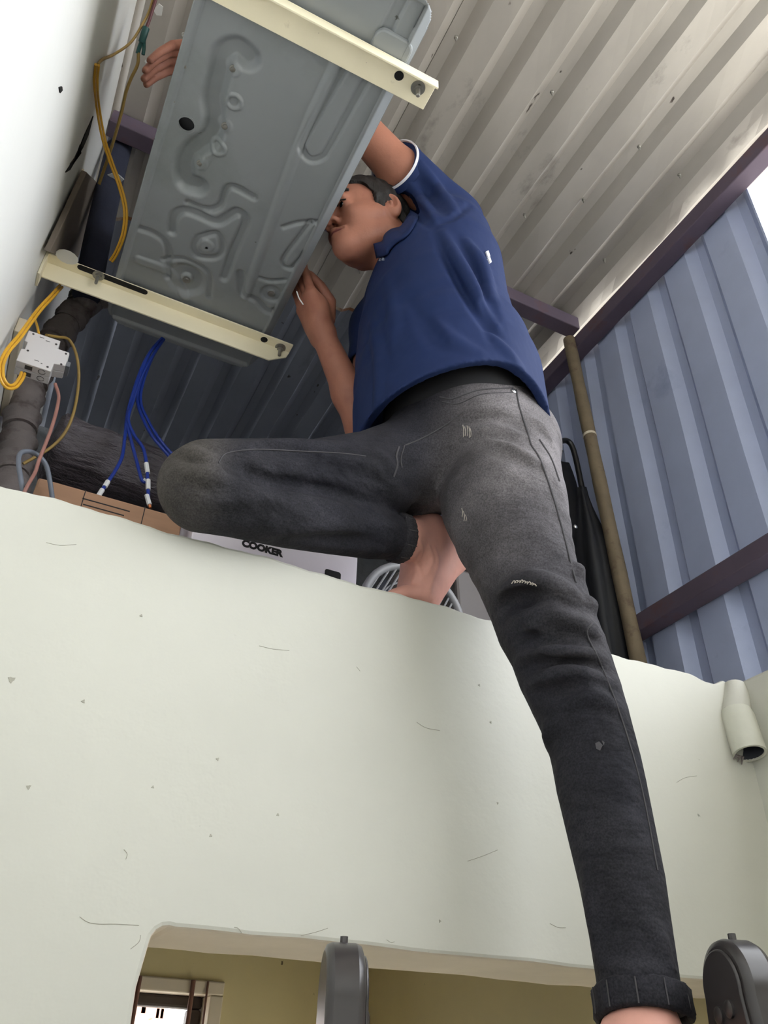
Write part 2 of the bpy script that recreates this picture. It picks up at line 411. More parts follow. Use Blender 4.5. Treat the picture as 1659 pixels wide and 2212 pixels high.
# window in the lower room
win = empty('window_1', kind='structure')
fr = MB(); t = .035
for lo, hi in (((wx0, wz1 - t), (wx1, wz1)), ((wx0, wz0), (wx1, wz0 + t)), ((wx0, wz0 + t), (wx0 + t, wz1 - t)), ((wx1 - t * 1.1, wz0 + t), (wx1, wz1 - t))):
    fr.box((lo[0], wy - .008, lo[1]), (hi[0], wy + .15, hi[1]))
fr.build('window_reveal', MT['window_white'], win, bevel=.004)
df = MB(); a0, a1, b0, b1 = wx0 + t, wx1 - t * 1.1, wz0 + t, wz1 - t; t2 = .032
for lo, hi in (((a0, b1 - t2), (a1, b1)), ((a0, b0), (a1, b0 + t2)), ((a0, b0 + t2), (a0 + t2, b1 - t2)), ((a1 - t2 * 1.2, b0 + t2), (a1, b1 - t2))):
    df.box((lo[0], wy + .06, lo[1]), (hi[0], wy + .11, hi[1]))
df.build('window_frame', MT['window_dark'], win, bevel=.008)
MB().box((a0 + t2, wy + .083, b0 + t2), (a1 - t2, wy + .087, b1 - t2)).build('pane', MT['glass'], win)
for u in (302, 419, 451):
    p = at(u, 2112, Y=wy - .012)
    MB().tube([(p[0], wy - .012, wz1 - .002), (p[0], wy - .012, wz0 + .002)], .0065 if u < 450 else .003, 10).build('window_bar', MT['bar'], win, smooth=True)
# pink buildings far outside that window
def far_building(u0, u1, v, label, teeth, yy=9.0):
    A = at(u0, v, Y=yy); B = at(u1, v, Y=yy)
    e = empty('building', label, 'building')
    MB().box((A[0], yy, -3), (B[0] - .02, yy + 3, A[2])).build('facade', MT['pink_building'], e)
    for k in range(teeth):
        x = A[0] + (B[0] - A[0]) * (k + .5) / teeth
        MB().box((x - .05, yy + .1, A[2]), (x + .05, yy + .4, A[2] + .12 + .06 * (k % 2))).build('parapet_block', MT['pink_building'], e)
    for k in range(max(2, teeth)):
        x = A[0] + (B[0] - A[0]) * (k + .5) / max(2, teeth)
        MB().box((x - .06, yy - .02, A[2] - .45), (x + .06, yy + .01, A[2] - .2)).build('window', MT['window_white'], e)
far_building(300, 328, 2188, 'tall pink building at the left, seen through the barred window', 2)
far_building(333, 362, 2199, 'low pink building at the right, seen through the barred window', 3, 13.0)

# ---------------- roof: corrugated sheets, ribs along Y
PITCH = .1485
def roof_profile(x0, x1):
    """(x, dz) points of the trapezoidal profile"""
    out = []
    k0 = math.floor((x0 - .555) / PITCH) - 1
    for k in range(k0, k0 + 40):
        xd = .555 + k * PITCH
        for dx, dz in ((-.072, 0), (-.046, .024), (-.015, .024), (.013, 0), (.045, 0)):
            out.append((xd + dx, dz))
    out = [(a, b) for a, b in out if x0 <= a <= x1]
    return out
ceil = empty('ceiling', kind='structure')
def roof_sheet(x0, x1, y0, y1, dz, m):
    pr = roof_profile(x0, x1); ny = int((y1 - y0) / .06) + 1
    V = []; F = []
    for j in range(ny + 1):
        y = y0 + (y1 - y0) * j / ny
        for i, (x, z) in enumerate(pr):
            w = .0025 * math.sin(x * 9 + y * 5.1) + .0015 * math.sin(x * 31 - y * 13)
            if x > 1.33: w += (x - 1.33) * .16 * math.sin(y * 9.5 + 1.0) * .5 + (x - 1.33) * .05 * math.sin(y * 31)
            V.append((x, y, ZR + z + dz + w))
    n = len(pr)
    for j in range(ny):
        for i in range(n - 1):
            F.append((j * n + i, j * n + i + 1, (j + 1) * n + i + 1, (j + 1) * n + i))
    return MB().add(V, F).build('roof_sheet', m, ceil, solid=.0012)
for x0, x1, dzx in ((-.42, .60, 0), (.50, 1.56, -.0025)):
    roof_sheet(x0, x1, ROOFY0, 1.70, dzx, MT['roof'])
    roof_sheet(x0, x1, 1.60, 2.95, dzx + .005, MT['roof_far'])
for x0, x1, dzx in ((-.42, .60, 0), (.50, 1.56, -.0025)):
    roof_sheet(x0, x1, 1.69, 1.702, dzx - .0014, MT['rust_edge']).name = 'rust_edge'
for u, v in ((985, 80), (1192, 198), (1380, 316), (1467, 377), (1133, 463), (1305, 560), (1260, 430), (778, 583), (862, 460)):
    p = at(u, v, Z=ZR - .001)
    s = MB().lathe([(0, .005), (.004, .005), (.005, .0028), (.016, .0026), (.019, .0006)], p, (0, 0, -1), 10).build('roof_screw', MT['bolt'], ceil, smooth=True)

# ---------------- corrugated side wall
wm = empty('wall_right_sheet', kind='structure')
yy0 = at(1612, 405, X=XM)[1]
def side_profile(y0, y1):
    ys = [at(u, 900, X=XM)[1] for u in (1314, 1402, 1511, 1639)]
    pit = abs(ys[0] - ys[-1]) / 3; base = ys[0]
    out = []
    k0 = math.floor((y0 - base) / pit) - 1
    for k in range(k0, k0 + 40):
        yd = base + k * pit
        for dy, dx in ((-.074, 0), (-.012, 0), (.010, .024), (.036, .024), (.062, 0)):
            out.append((yd + dy, dx))
    out = sorted((a, b) for a, b in out if y0 <= a <= y1)
    return [(y0, out[0][1])] + out + [(y1, out[-1][1])]
def side_sheet(y0, y1, dx0):
    pr = side_profile(y0, y1); V = []; F = []; nz = 14
    z0, z1 = .45, 2.07
    for j in range(nz + 1):
        z = z0 + (z1 - z0) * j / nz
        for y, dx in pr:
            V.append((XM + dx + dx0 + .002 * math.sin(z * 7 + y * 9), y, z))
    n = len(pr)
    for j in range(nz):
        for i in range(n - 1):
            F.append((j * n + i, j * n + i + 1, (j + 1) * n + i + 1, (j + 1) * n + i))
    MB().add(V, F).build('wall_sheet', MT['sheet_blue'], wm, solid=.0012)
side_sheet(yy0, 1.62, 0)
side_sheet(1.55, YB + .02, .003)
# back wall of the loft, below the roof, leaving a slit for daylight
struct(MB().box((XL - .18, YB, SLAB - .12), (XM + .06, YB + .1, ZR - .008)).build('wall_loft_back', MT['plaster_rough']))

# steel sections
def beam(name, a, b, w, h, m, label, cat='beam'):
    a = np.asarray(a, float); b = np.asarray(b, float); t = b - a; L_ = np.linalg.norm(t); t /= L_
    up = np.array([0, 0, 1.0]); s = np.cross(t, up); s /= np.linalg.norm(s); up = np.cross(s, t)
    return tag(MB().obox((a + b) / 2, t, s, up, L_ / 2, w / 2, h / 2).build(name, m, bevel=.003), label, cat)
ra = at(1659, 340, X=XM - .03); rb = at(1246, 728, X=XM - .03)
zrail = 2.035
beam('steel_rail', (XM - .03, .36, zrail), (XM - .03, YB - .02, zrail), .05, .055, MT['rust_beam'], 'long rusty steel rail along the top of the corrugated side wall')
beam('steel_rail', (XM - .03, .05, zrail + .004), (XM - .03, .358, zrail + .004), .05, .05, MT['rust_bright'], 'short red oxide rail end against the bright sky', 'beam')
zl = at(1500, 1285, X=XM - .03)[2]
beam('steel_rail', (XM - .03, .2, zl), (XM - .03, YB - .02, zl), .05, .045, MT['rust_beam'], 'lower dark steel rail across the corrugated side wall, above the low wall')
yp = at(1150, 672, Z=ZR - .04)[1]
beam('roof_purlin', (XL + .002, yp, ZR - .032), (XM - .06, yp, ZR - .032), .05, .055, MT['rust_beam'], 'rusty purlin across the roof behind the crouching man')
pt = at(1222, 700, X=1.335); pb = at(1378, 1425, X=1.335)
d = (pb - pt) / (pt[2] - pb[2])
top = pt + d * (pt[2] - (ZR - .062)); bot = pt + d * (pt[2] - SLAB)
npt = 14
pts = [top + (bot - top) * k / npt for k in range(npt + 1)]
po = empty('steel_post', 'weathered brown round post standing between the low wall and the roof', 'post')
MB().tube(pts, [.0195 + .0008 * math.sin(k * 2.3) for k in range(npt + 1)], 16).build('shaft', MT['pole'], po, smooth=True)
j0 = top + (bot - top) * .30
MB().tube([j0, j0 + (bot - top) * .006], .0205, 16).build('paint_mark', MT['cream_clean'], po, smooth=True)

# painted pipe stub sticking out at the wall corner
pe = empty('pipe_stub', 'painted plastic pipe stub sticking out of the right wall corner', 'pipe')
mouth = at(1620, 1628, X=1.196)
ptop = at(1600, 1570, X=1.200)
ax = mouth - ptop; ax /= np.linalg.norm(ax)
L0 = .085
prof = [(0, .027), (.012, .030), (L0, .029), (L0, .0245), (.02, .0245)]
MB().lathe(prof, mouth - ax * L0, ax, 28, cap=False).build('tube', MT['pvc'], pe, smooth=True)
MB().lathe([(.003, .0001), (.004, .0235), (.062, .0240), (.064, .0246)], mouth - ax * .066, ax, 24, cap=False).build('inside', MT['pipe_dark'], pe, smooth=True)
cz = mouth - ax * L0
MB().tube([np.array([1.224, .998, ZTOP - .004]), np.array([1.218, .994, cz[2] + .035]), cz + ax * .006], [.022, .024, .0262], 20).build('plaster_collar', MT['wall_white'], pe, smooth=True)
fz = MB()
for k in range(3):
    a = mouth + np.array([(k - 3) * .006, .012, -.002]); fz.tube([a, a + np.array([.003 * (k % 3 - 1), .008, -.006 - .003 * (k % 3)])], [.0035, .0006], 6)
fz.build('stray_fibre', MT['tape'], pe)
# ------------------------------------------------------------------ outdoor air conditioner on two brackets
H = 1.42
AX0, AX1, AY0, AY1 = -.048, .308, .490, 1.405
ac = empty('air_conditioner', 'grey outdoor air conditioner unit overhead, seen from below', 'air conditioner')

def to2(pts): return np.array([at(u, v, Z=H)[:2] for u, v in pts])
def seg_dist(P, poly):
    d = np.full(len(P), 9.0)
    for a, b in zip(poly[:-1], poly[1:]):
        ab = b - a; t = np.clip(((P - a) @ ab) / max(ab @ ab, 1e-12), 0, 1)
        d = np.minimum(d, np.linalg.norm(P - (a + t[:, None] * ab), axis=1))
    return d
def sm(x): x = np.clip(x, 0, 1); return x * x * (3 - 2 * x)
def curve2(pts, n=6):
    q = spline([np.append(p, 0) for p in to2(pts)], n)
    return np.array(q)[:, :2]

nx, ny = 170, 430
gx = np.linspace(AX0, AX1, nx); gy = np.linspace(AY0, AY1, ny)
GX, GY = np.meshgrid(gx, gy, indexing='ij')
P2 = np.stack([GX.ravel(), GY.ravel()], 1)
hgt = np.zeros(len(P2))
def band(pts, w, depth, soft=.006, closed=False, curved=True):
    global hgt
    c = curve2(pts + ([pts[0]] if closed else [])) if curved else to2(pts + ([pts[0]] if closed else []))
    hgt = hgt + depth * sm((w + soft - seg_dist(P2, c)) / soft)
def disc(uv, r, depth, soft=.006):
    global hgt
    c = at(*uv, Z=H)[:2]; hgt = hgt + depth * sm((r + soft - np.linalg.norm(P2 - c, axis=1)) / soft)
def ring(uv, r, w, depth):
    global hgt
    c = at(*uv, Z=H)[:2]; hgt = hgt + depth * sm((w - abs(np.linalg.norm(P2 - c, axis=1) - r)) / (w * .6))
band([(536, 126), (512, 106), (484, 120), (472, 165), (460, 215), (464, 262), (452, 298), (420, 322), (400, 352), (402, 392), (425, 402)], .010, .015, .016)
for p in ((506, 219), (472, 320)): ring(p, .0125, .0035, -.004)
for p in ((504, 148), (487, 272), (432, 352)): disc(p, .011, -.002, .004)
band([(745, 95), (640, 330), (530, 640)], .002, -.006, .010)
band([(760, 120), (662, 290), (655, 325), (672, 345), (697, 338), (714, 312), (805, 150)], .005, .0055, .005)
band([(830, 75), (862, 15), (880, -20)], .008, .0055, .005); band([(905, 60), (930, 10), (945, -20)], .004, .0055, .005)
band([(408, 438), (446, 452), (474, 445), (486, 412), (506, 404), (548, 426)], .004, .0075, .006)
band([(372, 500), (374, 470), (395, 455), (425, 462), (468, 480), (496, 466), (514, 458), (530, 478), (505, 540), (484, 600)], .006, .0075, .007)
band([(286, 488), (335, 505), (362, 535), (362, 600)], .004, .006, .006)
band([(430, 512), (470, 505), (480, 540), (462, 556), (428, 552), (418, 532)], .004, .005, .006, True)
disc((447, 530), .012, -.003, .004)
disc((403, 604), .030, .010, .018); disc((403, 604), .008, -.007, .006)
band([(355, 560), (400, 560), (450, 590), (452, 640)], .004, .005, .005)
band([(672, 478), (616, 552), (612, 570), (622, 578), (640, 570), (700, 490)], .0035, .005, .004)
band([(612, 490), (650, 480), (700, 480)], .003, .005, .004)
band([(520, 590), (525, 630), (555, 648), (580, 672), (612, 668)], .006, .006, .006)
disc((586, 634), .020, .004, .006); disc((586, 634), .006, -.003, .003)
band([(560, 600), (585, 606), (618, 604)], .003, .004, .004)
band([(330, 150), (345, 250), (300, 450)], .0015, .004, .004)
band([(300, 560), (360, 585), (400, 640)], .006, -.004, .006)
e = np.minimum(np.minimum(P2[:, 0] - AX0, AX1 - P2[:, 0]), np.minimum(P2[:, 1] - AY0, AY1 - P2[:, 1]))
lip = sm((.016 - e) / .005)
hgt = hgt * (1 - lip) - .007 * lip
xe = AX1 - P2[:, 0]
hgt = np.where(xe < .019, -.007 + .017 * (1 - np.clip(xe, 0, .019) / .019), hgt)          # rolled edge on the service side
# rounded corners of the pan
dcx = np.maximum(0, .045 - np.minimum(P2[:, 0] - AX0, AX1 - P2[:, 0])); dcy = np.maximum(0, .045 - np.minimum(P2[:, 1] - AY0, AY1 - P2[:, 1]))
outc = (dcx ** 2 + dcy ** 2) > .045 ** 2
hole = at(403, 268, Z=H)[:2]
inh = np.linalg.norm(P2 - hole, axis=1) < .0138
V = np.column_stack([P2, H + hgt])
idx = np.arange(nx * ny).reshape(nx, ny)
q = np.stack([idx[:-1, :-1], idx[:-1, 1:], idx[1:, 1:], idx[1:, :-1]], -1).reshape(-1, 4)
q = q[~(outc[q].any(1) | inh[q].any(1))]
used = np.unique(q); remap = -np.ones(nx * ny, int); remap[used] = np.arange(len(used))
me = bpy.data.meshes.new('base_pan'); me.from_pydata(V[used].tolist(), [], remap[q].tolist())
pan = finish('base_pan', me, MT['ac_grey'], ac, smooth='all')
s_ = pan.modifiers.new('solid', 'SOLIDIFY'); s_.thickness = .0015; s_.offset = 1
MB().lathe([(-.003, .0145), (-.003, .0175), (.002, .0175), (.004, .0145)], (hole[0], hole[1], H), (0, 0, 1), 24, cap=False).build('drain_collar', MT['ac_grey'], ac, smooth=True)
MB().lathe([(0, .022), (.002, .022)], (hole[0], hole[1], H + .012), (0, 0, 1), 16).build('drain_shade', MT['ac_dark'], ac)  # dark disc set in for the shade inside the drain hole
for u, v, r in ((504, 148, .0045), (487, 272, .005), (432, 352, .0045), (447, 532, .006), (403, 604, .006), (586, 634, .0055), (398, 75, .003), (400, 142, .003), (377, 217, .002)):
    p = at(u, v, Z=H + .001)
    sc = MB().lathe([(0, r * 1.5), (-.0015, r * 1.5), (-.002, r), (-.005, r * .9), (-.0055, r * .5)], p, (0, 0, 1), 12).build('screw', MT['bolt'], ac, smooth=True)
# casing above the pan
body = []
def rr(x0, x1, y0, y1, r, n=6):
    out = []
    for cx, cy, a0 in ((x1 - r, y1 - r, 0), (x0 + r, y1 - r, 90), (x0 + r, y0 + r, 180), (x1 - r, y0 + r, 270)):
        for k in range(n + 1):
            a = math.radians(a0 + 90 * k / n); out.append((cx + r * math.cos(a), cy + r * math.sin(a)))
    return out
MB().prism(rr(AX0 + .006, AX1 - .035, AY0 + .006, AY1 - .006, .04), (0, 0, H + .028), (1, 0, 0), (0, 1, 0), (0, 0, 1), .284).build('casing', MT['ac_white'], ac, bevel=.004)
MB().prism(rr(AX0, AX1 - .03, AY0, AY1, .045), (0, 0, H + .312), (1, 0, 0), (0, 1, 0), (0, 0, 1), .018).build('top_cover', MT['ac_white'], ac, bevel=.004)
# bright folded flange along the service edge
fl = MB()
fl.box((AX1 - .0016, AY0 + .045, H + .008), (AX1 + .0006, AY1 - .045, H + .04))
fl.build('edge_flange', MT['ac_grey'], ac)
# fan grille on the front
gc = np.array([AX1 - .033, .5 * (AY0 + AY1) + .12, H + .165])
for k, r in enumerate((.04, .07, .10, .125, .145)):
    c = [gc + np.array([.006, r * math.cos(t), r * math.sin(t)]) for t in np.linspace(0, 2 * math.pi, 41)]
    MB().tube(c, .002, 6).build('grille_ring', MT['ac_dark'], ac, smooth=True)
for k in range(12):
    t = 2 * math.pi * k / 12
    MB().tube([gc + np.array([.006, .03 * math.cos(t), .03 * math.sin(t)]), gc + np.array([.006, .147 * math.cos(t), .147 * math.sin(t)])], .002, 6).build('grille_spoke', MT['ac_dark'], ac)
MB().lathe([(0, .15), (.003, .15)], gc - np.array([.001, 0, 0]), (1, 0, 0), 32).build('fan_recess', MT['ac_dark'], ac)
# rubber foot showing beside the near bracket
fp = at(846, 102, Z=H - .004)
MB().prism(rr(fp[0] - .034, fp[0] + .034, fp[1] - .022, fp[1] + .03, .016), (0, 0, H + .004), (1, 0, 0), (0, 1, 0), (0, 0, -1), .012).build('foot', MT['ac_grey'], ac, bevel=.004)

def bracket(y_web, y_free, side, label, slot):
    """steel angle: horizontal flange under the unit with a vertical web on one side"""
    b = empty('steel_bracket', label, 'bracket', 'cream brackets carrying the air conditioner')
    x0, x1 = XL + .004, .362
    ya, yb = min(y_web, y_free), max(y_web, y_free)
    zt = H - .0095
    zb = .042 if side < 0 else float(zt - at(445, 730, Y=yb)[2])
    # flange
    if side > 0:      # web on the far side, chamfered tip
        MB().box((x0, ya, zt - .004), (x1, yb, zt)).build('flange', MT['cream'], b, bevel=.001)
        MB().prism([(x0, zt - zb), (x1 - .045, zt - zb), (x1 - .006, zt - zb * .45), (x1, zt - .004), (x0, zt - .004)], (0, yb - .004, 0), (1, 0, 0), (0, 0, 1), (0, 1, 0), .004).build('web', MT['cream'], b, bevel=.001)
    else:
        MB().prism([(x0, ya), (x1, ya), (x1, yb), (x0, yb)], (0, 0, zt - .004), (1, 0, 0), (0, 1, 0), (0, 0, 1), .004).build('flange', MT['cream'], b, bevel=.001)
        MB().box((x0, ya, zt - .024), (x1, ya + .004, zt - .004)).build('web', MT['cream'], b, bevel=.001)
    MB().box((XL + .0005, ya - .004, zt - .075), (XL + .006, yb + .004, zt + .30)).build('wall_plate', MT['cream'], b, bevel=.001)
    ym = ya + (yb - ya) * (.5 if side < 0 else .42)
    if slot:
        sl = [at(175, 575, Z=zt), at(313, 628, Z=zt)]
        r = .0068
        a, c = sl[0][:2], sl[1][:2]
        poly = [(c[0] + r * math.sin(t), c[1] + r * math.cos(t)) for t in np.linspace(0, math.pi, 8)] + [(a[0] - r * math.sin(t), a[1] - r * math.cos(t)) for t in np.linspace(0, math.pi, 8)]
        MB().prism(poly, (0, 0, zt - .0046), (1, 0, 0), (0, 1, 0), (0, 0, 1), .0008).build('slot', MT['dark_hole'], b)
        hp, bp, b2 = at(571, 731, Z=zt), at(606, 748, Z=zt), at(214, 592, Z=zt)
    else:
        hp, bp, b2 = at(862, 161, Z=zt), at(903, 187, Z=zt), None
    MB().lathe([(0, .0082), (.0006, .0082)], (hp[0], hp[1], zt - .0040), (0, 0, -1), 20).build('hole', MT['dark_hole'], b)
    for p in (bp, b2):
        if p is None: continue
        w = MB().lathe([(0, .0125), (.002, .0125)], (p[0], p[1], zt - .004), (0, 0, -1), 24).build('washer', MT['bolt'], b, smooth=True)
        MB().lathe([(.002, .0075), (.007, .0075), (.0072, .0038), (.026, .0036), (.027, .002)], (p[0], p[1], zt - .004), (0, 0, -1), 6 if p is b2 else 12).build('bolt', MT['bolt'], w)
    return b
bn = at(950, 170, Z=H)[1]; bf = at(920, 232, Z=H)[1]
bracket(bn, bf, -1, 'cream steel bracket under the near end of the air conditioner, at the top edge', False)
bn2 = at(635, 738, Z=H)[1]
b2 = bracket(at(445, 697, Z=H - .0135)[1], bn2, 1, 'cream slotted steel bracket under the far end of the air conditioner, above the knee', True)
# patch of old paint on the slotted bracket
pp = at(146, 552, Z=H - .0096)
MB().prism([(.02 * math.cos(t) * 1.15, .018 * math.sin(t)) for t in np.linspace(0, 2 * math.pi, 14)[:-1]], (pp[0], pp[1], H - .0141), (1, 0, 0), (0, 1, 0), (0, 0, -1), .0005).build('paint_patch', MT['leaf'], b2)

# ------------------------------------------------------------------ breaker on a cream mounting strip
st = MB()
s0 = at(40, 700, X=XL); s1 = at(2, 870, X=XL)
zs = (s0[2] + s1[2]) / 2
tag(st.box((XL + .0008, s0[1] - .03, zs - .022), (XL + .016, s1[1] + .05, zs + .016)).build('mounting_strip', MT['cream_clean'], bevel=.002),
    'cream mounting strip on the left wall behind the circuit breaker', 'mounting strip')
br = empty('circuit_breaker', 'light grey two pole circuit breaker on the left wall with yellow cables', 'circuit breaker')
o = at(62, 713, Y=1.245); by = 1.245
sc = pxs(o)
Hb = .081; Db = .068; Wb = .038
bx, bz = o[0], o[2]
prof = [(0, 0), (Db * .86, 0), (Db * .86, -.021), (Db * 1.17, -.021), (Db * 1.19, -.026), (Db * 1.19, -.056), (Db * .90, -.060), (Db * .90, -Hb), (0, -Hb), (0, -.05), (.006, -.048), (.006, -.030), (0, -.028)]
MB().prism([(a, b) for a, b in prof], (bx, by, bz), (1, 0, 0), (0, 0, 1), (0, 1, 0), Wb / 2 - .0006).build('pole', MT['breaker'], br, bevel=.0012)
MB().prism([(a, b) for a, b in prof], (bx, by + Wb / 2 + .0006, bz), (1, 0, 0), (0, 0, 1), (0, 1, 0), Wb / 2).build('pole', MT['breaker'], br, bevel=.0012)
for a, b in ((.010, -.006), (Db * .78, -.012), (.012, -.050), (Db * .78, -Hb + .008), (Db * 1.10, -.027), (Db * 1.08, -.056)):
    MB().lathe([(0, .0022), (.0004, .0022)], (bx + a, by - .0002, bz + b), (0, -1, 0), 10).build('rivet', MT['breaker_dark'], br)
for a, b, w in ((.022, -.008, .008), (.034, -.012, .008), (.028, -Hb + .014, .008), (.040, -Hb + .011, .003)):
    MB().box((bx + a, by - .0006, bz + b), (bx + a + w, by + .0002, bz + b + .0009)).build('vent_slit', MT['breaker_dark'], br)
for k in range(2):
    yc = by + Wb * (.25 + .5 * k)
    MB().box((bx + .016, yc - .005, bz - Hb - .0008), (bx + .029, yc + .005, bz - Hb + .0005)).build('terminal', MT['breaker_dark'], br)
    c = [(bx + .046 + .0062 * math.cos(t), yc + .0062 * math.sin(t), bz - Hb - .0002) for t in np.linspace(0, 2 * math.pi * .92, 18)]
    MB().tube(c, .0006, 5).build('terminal_mark', MT['breaker_dark'], br)
lv = MB().box((bx + Db * 1.19, by + .004, bz - .052), (bx + Db * 1.30, by + Wb - .004, bz - .040)).build('toggle', MT['lever'], br, bevel=.001)
MB().box((bx + Db * 1.19, by + .010, bz - .036), (bx + Db * 1.195, by + Wb - .01, bz - .030)).build('status_window', MT['sleeve_white'], br)

# ------------------------------------------------------------------ cables
def cable(name, pts, r, m, label, cat='cable', group=None, twin=False):
    sp = spline(pts, 7)
    if twin:
        e = empty(name, label, cat, group)
        for sgn in (-1, 1):
            q = []
            for i, p in enumerate(sp):
                tt = sp[min(i + 1, len(sp) - 1)] - sp[max(i - 1, 0)]
                n = np.cross(tt, p); n = n / max(np.linalg.norm(n), 1e-9)
                q.append(p + sgn * r * 1.02 * n)
            MB().tube(q, r, 8).build('core', m, e, smooth=True)
        return e
    return tag(MB().tube(sp, r, 10).build(name, m, smooth=True), label, cat, group)
A = lambda *q: [at(u, v, Y=y) for u, v, y in q]
def zpt(u, v, z):
    p = at(u, v, Z=z)
    return p if p[0] > XL + .006 else at(u, v, X=XL + .006)     # cables lie on the wall, not in it
AZ = lambda *q: [zpt(*k) for k in q]
cable('flat_cable', AZ((210, 140, 1.74), (207, 180, 1.70), (212, 235, 1.66), (224, 300, 1.62), (240, 350, 1.58), (260, 405, 1.54), (271, 455, 1.50), (267, 505, 1.47), (252, 545, 1.452), (240, 564, 1.445)), .0026, MT['yellow'], 'flat yellow cable looping down beside the air conditioner back edge', twin=True)
cable('cable', AZ((332, -8, 1.95), (322, 25, 1.93), (308, 52, 1.90), (282, 92, 1.85), (245, 118, 1.80), (222, 128, 1.77), (211, 139, 1.742)), .0028, MT['olive_wire'], 'thin brown cable running from the roof to the flat yellow cable')
e_ = empty('wire_pair', 'dark red wires wrapped in green tape beside the bright wall strip', 'cable')
MB().tube(spline(AZ((339, -8, 1.95), (330, 20, 1.93), (322, 45, 1.91), (314, 66, 1.89)), 6), .0034, 8).build('red_wire', MT['dark_wire'], e_, smooth=True)
MB().tube(spline(AZ((316, 60, 1.892), (311, 75, 1.88), (306, 92, 1.87)), 4), [.0075] * 9, 10).build('tape_wrap', MT['green_tape'], e_, smooth=True)
MB().tube(spline(AZ((308, 86, 1.873), (302, 100, 1.865), (297, 116, 1.855)), 4), .0045, 8).build('tape_tail', MT['green_tape'], e_, smooth=True)
MB().tube(spline(AZ((311, 86, 1.873), (311, 104, 1.865), (309, 118, 1.855)), 4), .004, 8).build('tape_tail', MT['green_tape'], e_, smooth=True)
MB().tube(spline(AZ((299, 114, 1.856), (297, 140, 1.84), (283, 170, 1.82), (272, 200, 1.80), (262, 245, 1.78), (245, 305, 1.75), (232, 345, 1.73), (214, 398, 1.70)), 6), .0036, 8).build('brown_wire', MT['olive_wire'], e_, smooth=True)
cable('flat_cable', A((132, 618, 1.34), (112, 640, 1.30), (86, 668, 1.27), (62, 700, 1.24), (40, 730, 1.22), (18, 756, 1.21), (4, 785, 1.20), (4, 815, 1.20), (16, 834, 1.21), (32, 834, 1.22), (45, 818, 1.24), (50, 806, 1.255)), .0028, MT['yellow'], 'flat yellow cable hanging from the slotted bracket into the breaker', twin=True)
cable('cable', A((70, 680, 1.33), (78, 697, 1.30), (82, 712, 1.27), (84, 722, 1.26)), .0025, MT['yellow'], 'short yellow wire entering the top of the breaker')
cable('cable', A((100, 724, 1.28), (124, 728, 1.30), (148, 733, 1.32), (163, 760, 1.33), (170, 800, 1.34), (168, 845, 1.35), (158, 895, 1.36), (140, 935, 1.37), (112, 965, 1.38), (80, 985, 1.38), (50, 1002, 1.38)), .0030, MT['olive_wire'], 'olive wire looping from the breaker top down behind the pink one')
cable('cable', A((119, 829, 1.262), (126, 850, 1.26), (126, 868, 1.25), (116, 910, 1.24), (100, 955, 1.23), (84, 995, 1.22), (76, 1020, 1.21), (58, 1052, 1.20), (40, 1090, 1.21)), .0031, MT['brown_wire'], 'dull pink wire hanging from the breaker bottom')
cable('cable', A((52, 1075, 1.21), (46, 1040, 1.21), (40, 1000, 1.22), (44, 980, 1.23), (60, 975, 1.24), (80, 982, 1.25), (98, 1002, 1.26), (106, 1030, 1.27), (112, 1068, 1.28), (116, 1100, 1.28)), .0042, MT['grey_wire'], 'grey wire arched up above the low wall top at the left')
GB = 'blue wires hanging under the air conditioner'
def blue(pts, label, tips=()):
    e = empty('blue_wire', label, 'wire', GB)
    sp = spline(A(*pts), 7)
    MB().tube(sp, .0036, 8).build('insulation', MT['blue_wire'], e, smooth=True)
    for (u0, v0, y0, u1, v1, y1, kind) in tips:
        a, b = at(u0, v0, Y=y0), at(u1, v1, Y=y1)
        MB().tube([a, b], .0048 if kind == 'w' else .003, 8).build('white_sleeve' if kind == 'w' else 'copper_end', MT['sleeve_white'] if kind == 'w' else MT['copper'], e, smooth=True)
YW = 1.40
blue([(352, 728, YW), (328, 755, YW), (308, 790, YW), (290, 840, YW), (276, 890, YW), (270, 940, YW - .02), (264, 985, YW - .04), (250, 1015, YW - .05), (232, 1042, YW - .06), (214, 1068, YW - .07)],
     'blue wire hanging lowest on the left, with a bare copper end', [(233, 1040, YW - .06, 226, 1052, YW - .064, 'w'), (221, 1058, YW - .067, 210, 1075, YW - .071, 'w'), (208, 1077, YW - .071, 200, 1085, YW - .075, 'c')])
blue([(348, 732, YW), (322, 765, YW), (300, 815, YW), (284, 870, YW), (276, 915, YW - .01), (284, 955, YW - .02), (296, 1000, YW - .03), (306, 1036, YW - .04), (315, 1042, YW - .04)],
     'middle blue wire of the hanging bunch, with a short bent white end', [(309, 1037, YW - .04, 318, 1041, YW - .04, 'w')])
blue([(354, 733, YW), (332, 765, YW), (306, 812, YW), (288, 865, YW), (277, 905, YW - .01), (290, 940, YW - .02), (309, 968, YW - .03), (316, 1000, YW - .04), (319, 1040, YW - .05), (321, 1088, YW - .06)],
     'blue wire hanging beside the knee, wrapped with three white sleeves', [(316, 1001, YW - .042, 319, 1022, YW - .046, 'w'), (320, 1037, YW - .051, 320, 1058, YW - .055, 'w'), (317, 1070, YW - .057, 323, 1091, YW - .062, 'w'), (323, 1091, YW - .062, 325, 1097, YW - .062, 'c')])
blue([(356, 730, YW + .02), (330, 770, YW + .02), (308, 830, YW + .02), (304, 870, YW + .02), (318, 905, YW + .01), (338, 940, YW), (366, 975, YW), (400, 1010, YW)], 'blue wire curving right to disappear behind the knee, upper of two')
blue([(350, 735, YW + .02), (322, 785, YW + .02), (299, 840, YW + .02), (298, 875, YW + .02), (312, 912, YW + .01), (330, 944, YW), (356, 975, YW), (390, 1015, YW)], 'blue wire curving right to disappear behind the knee, lower of two')

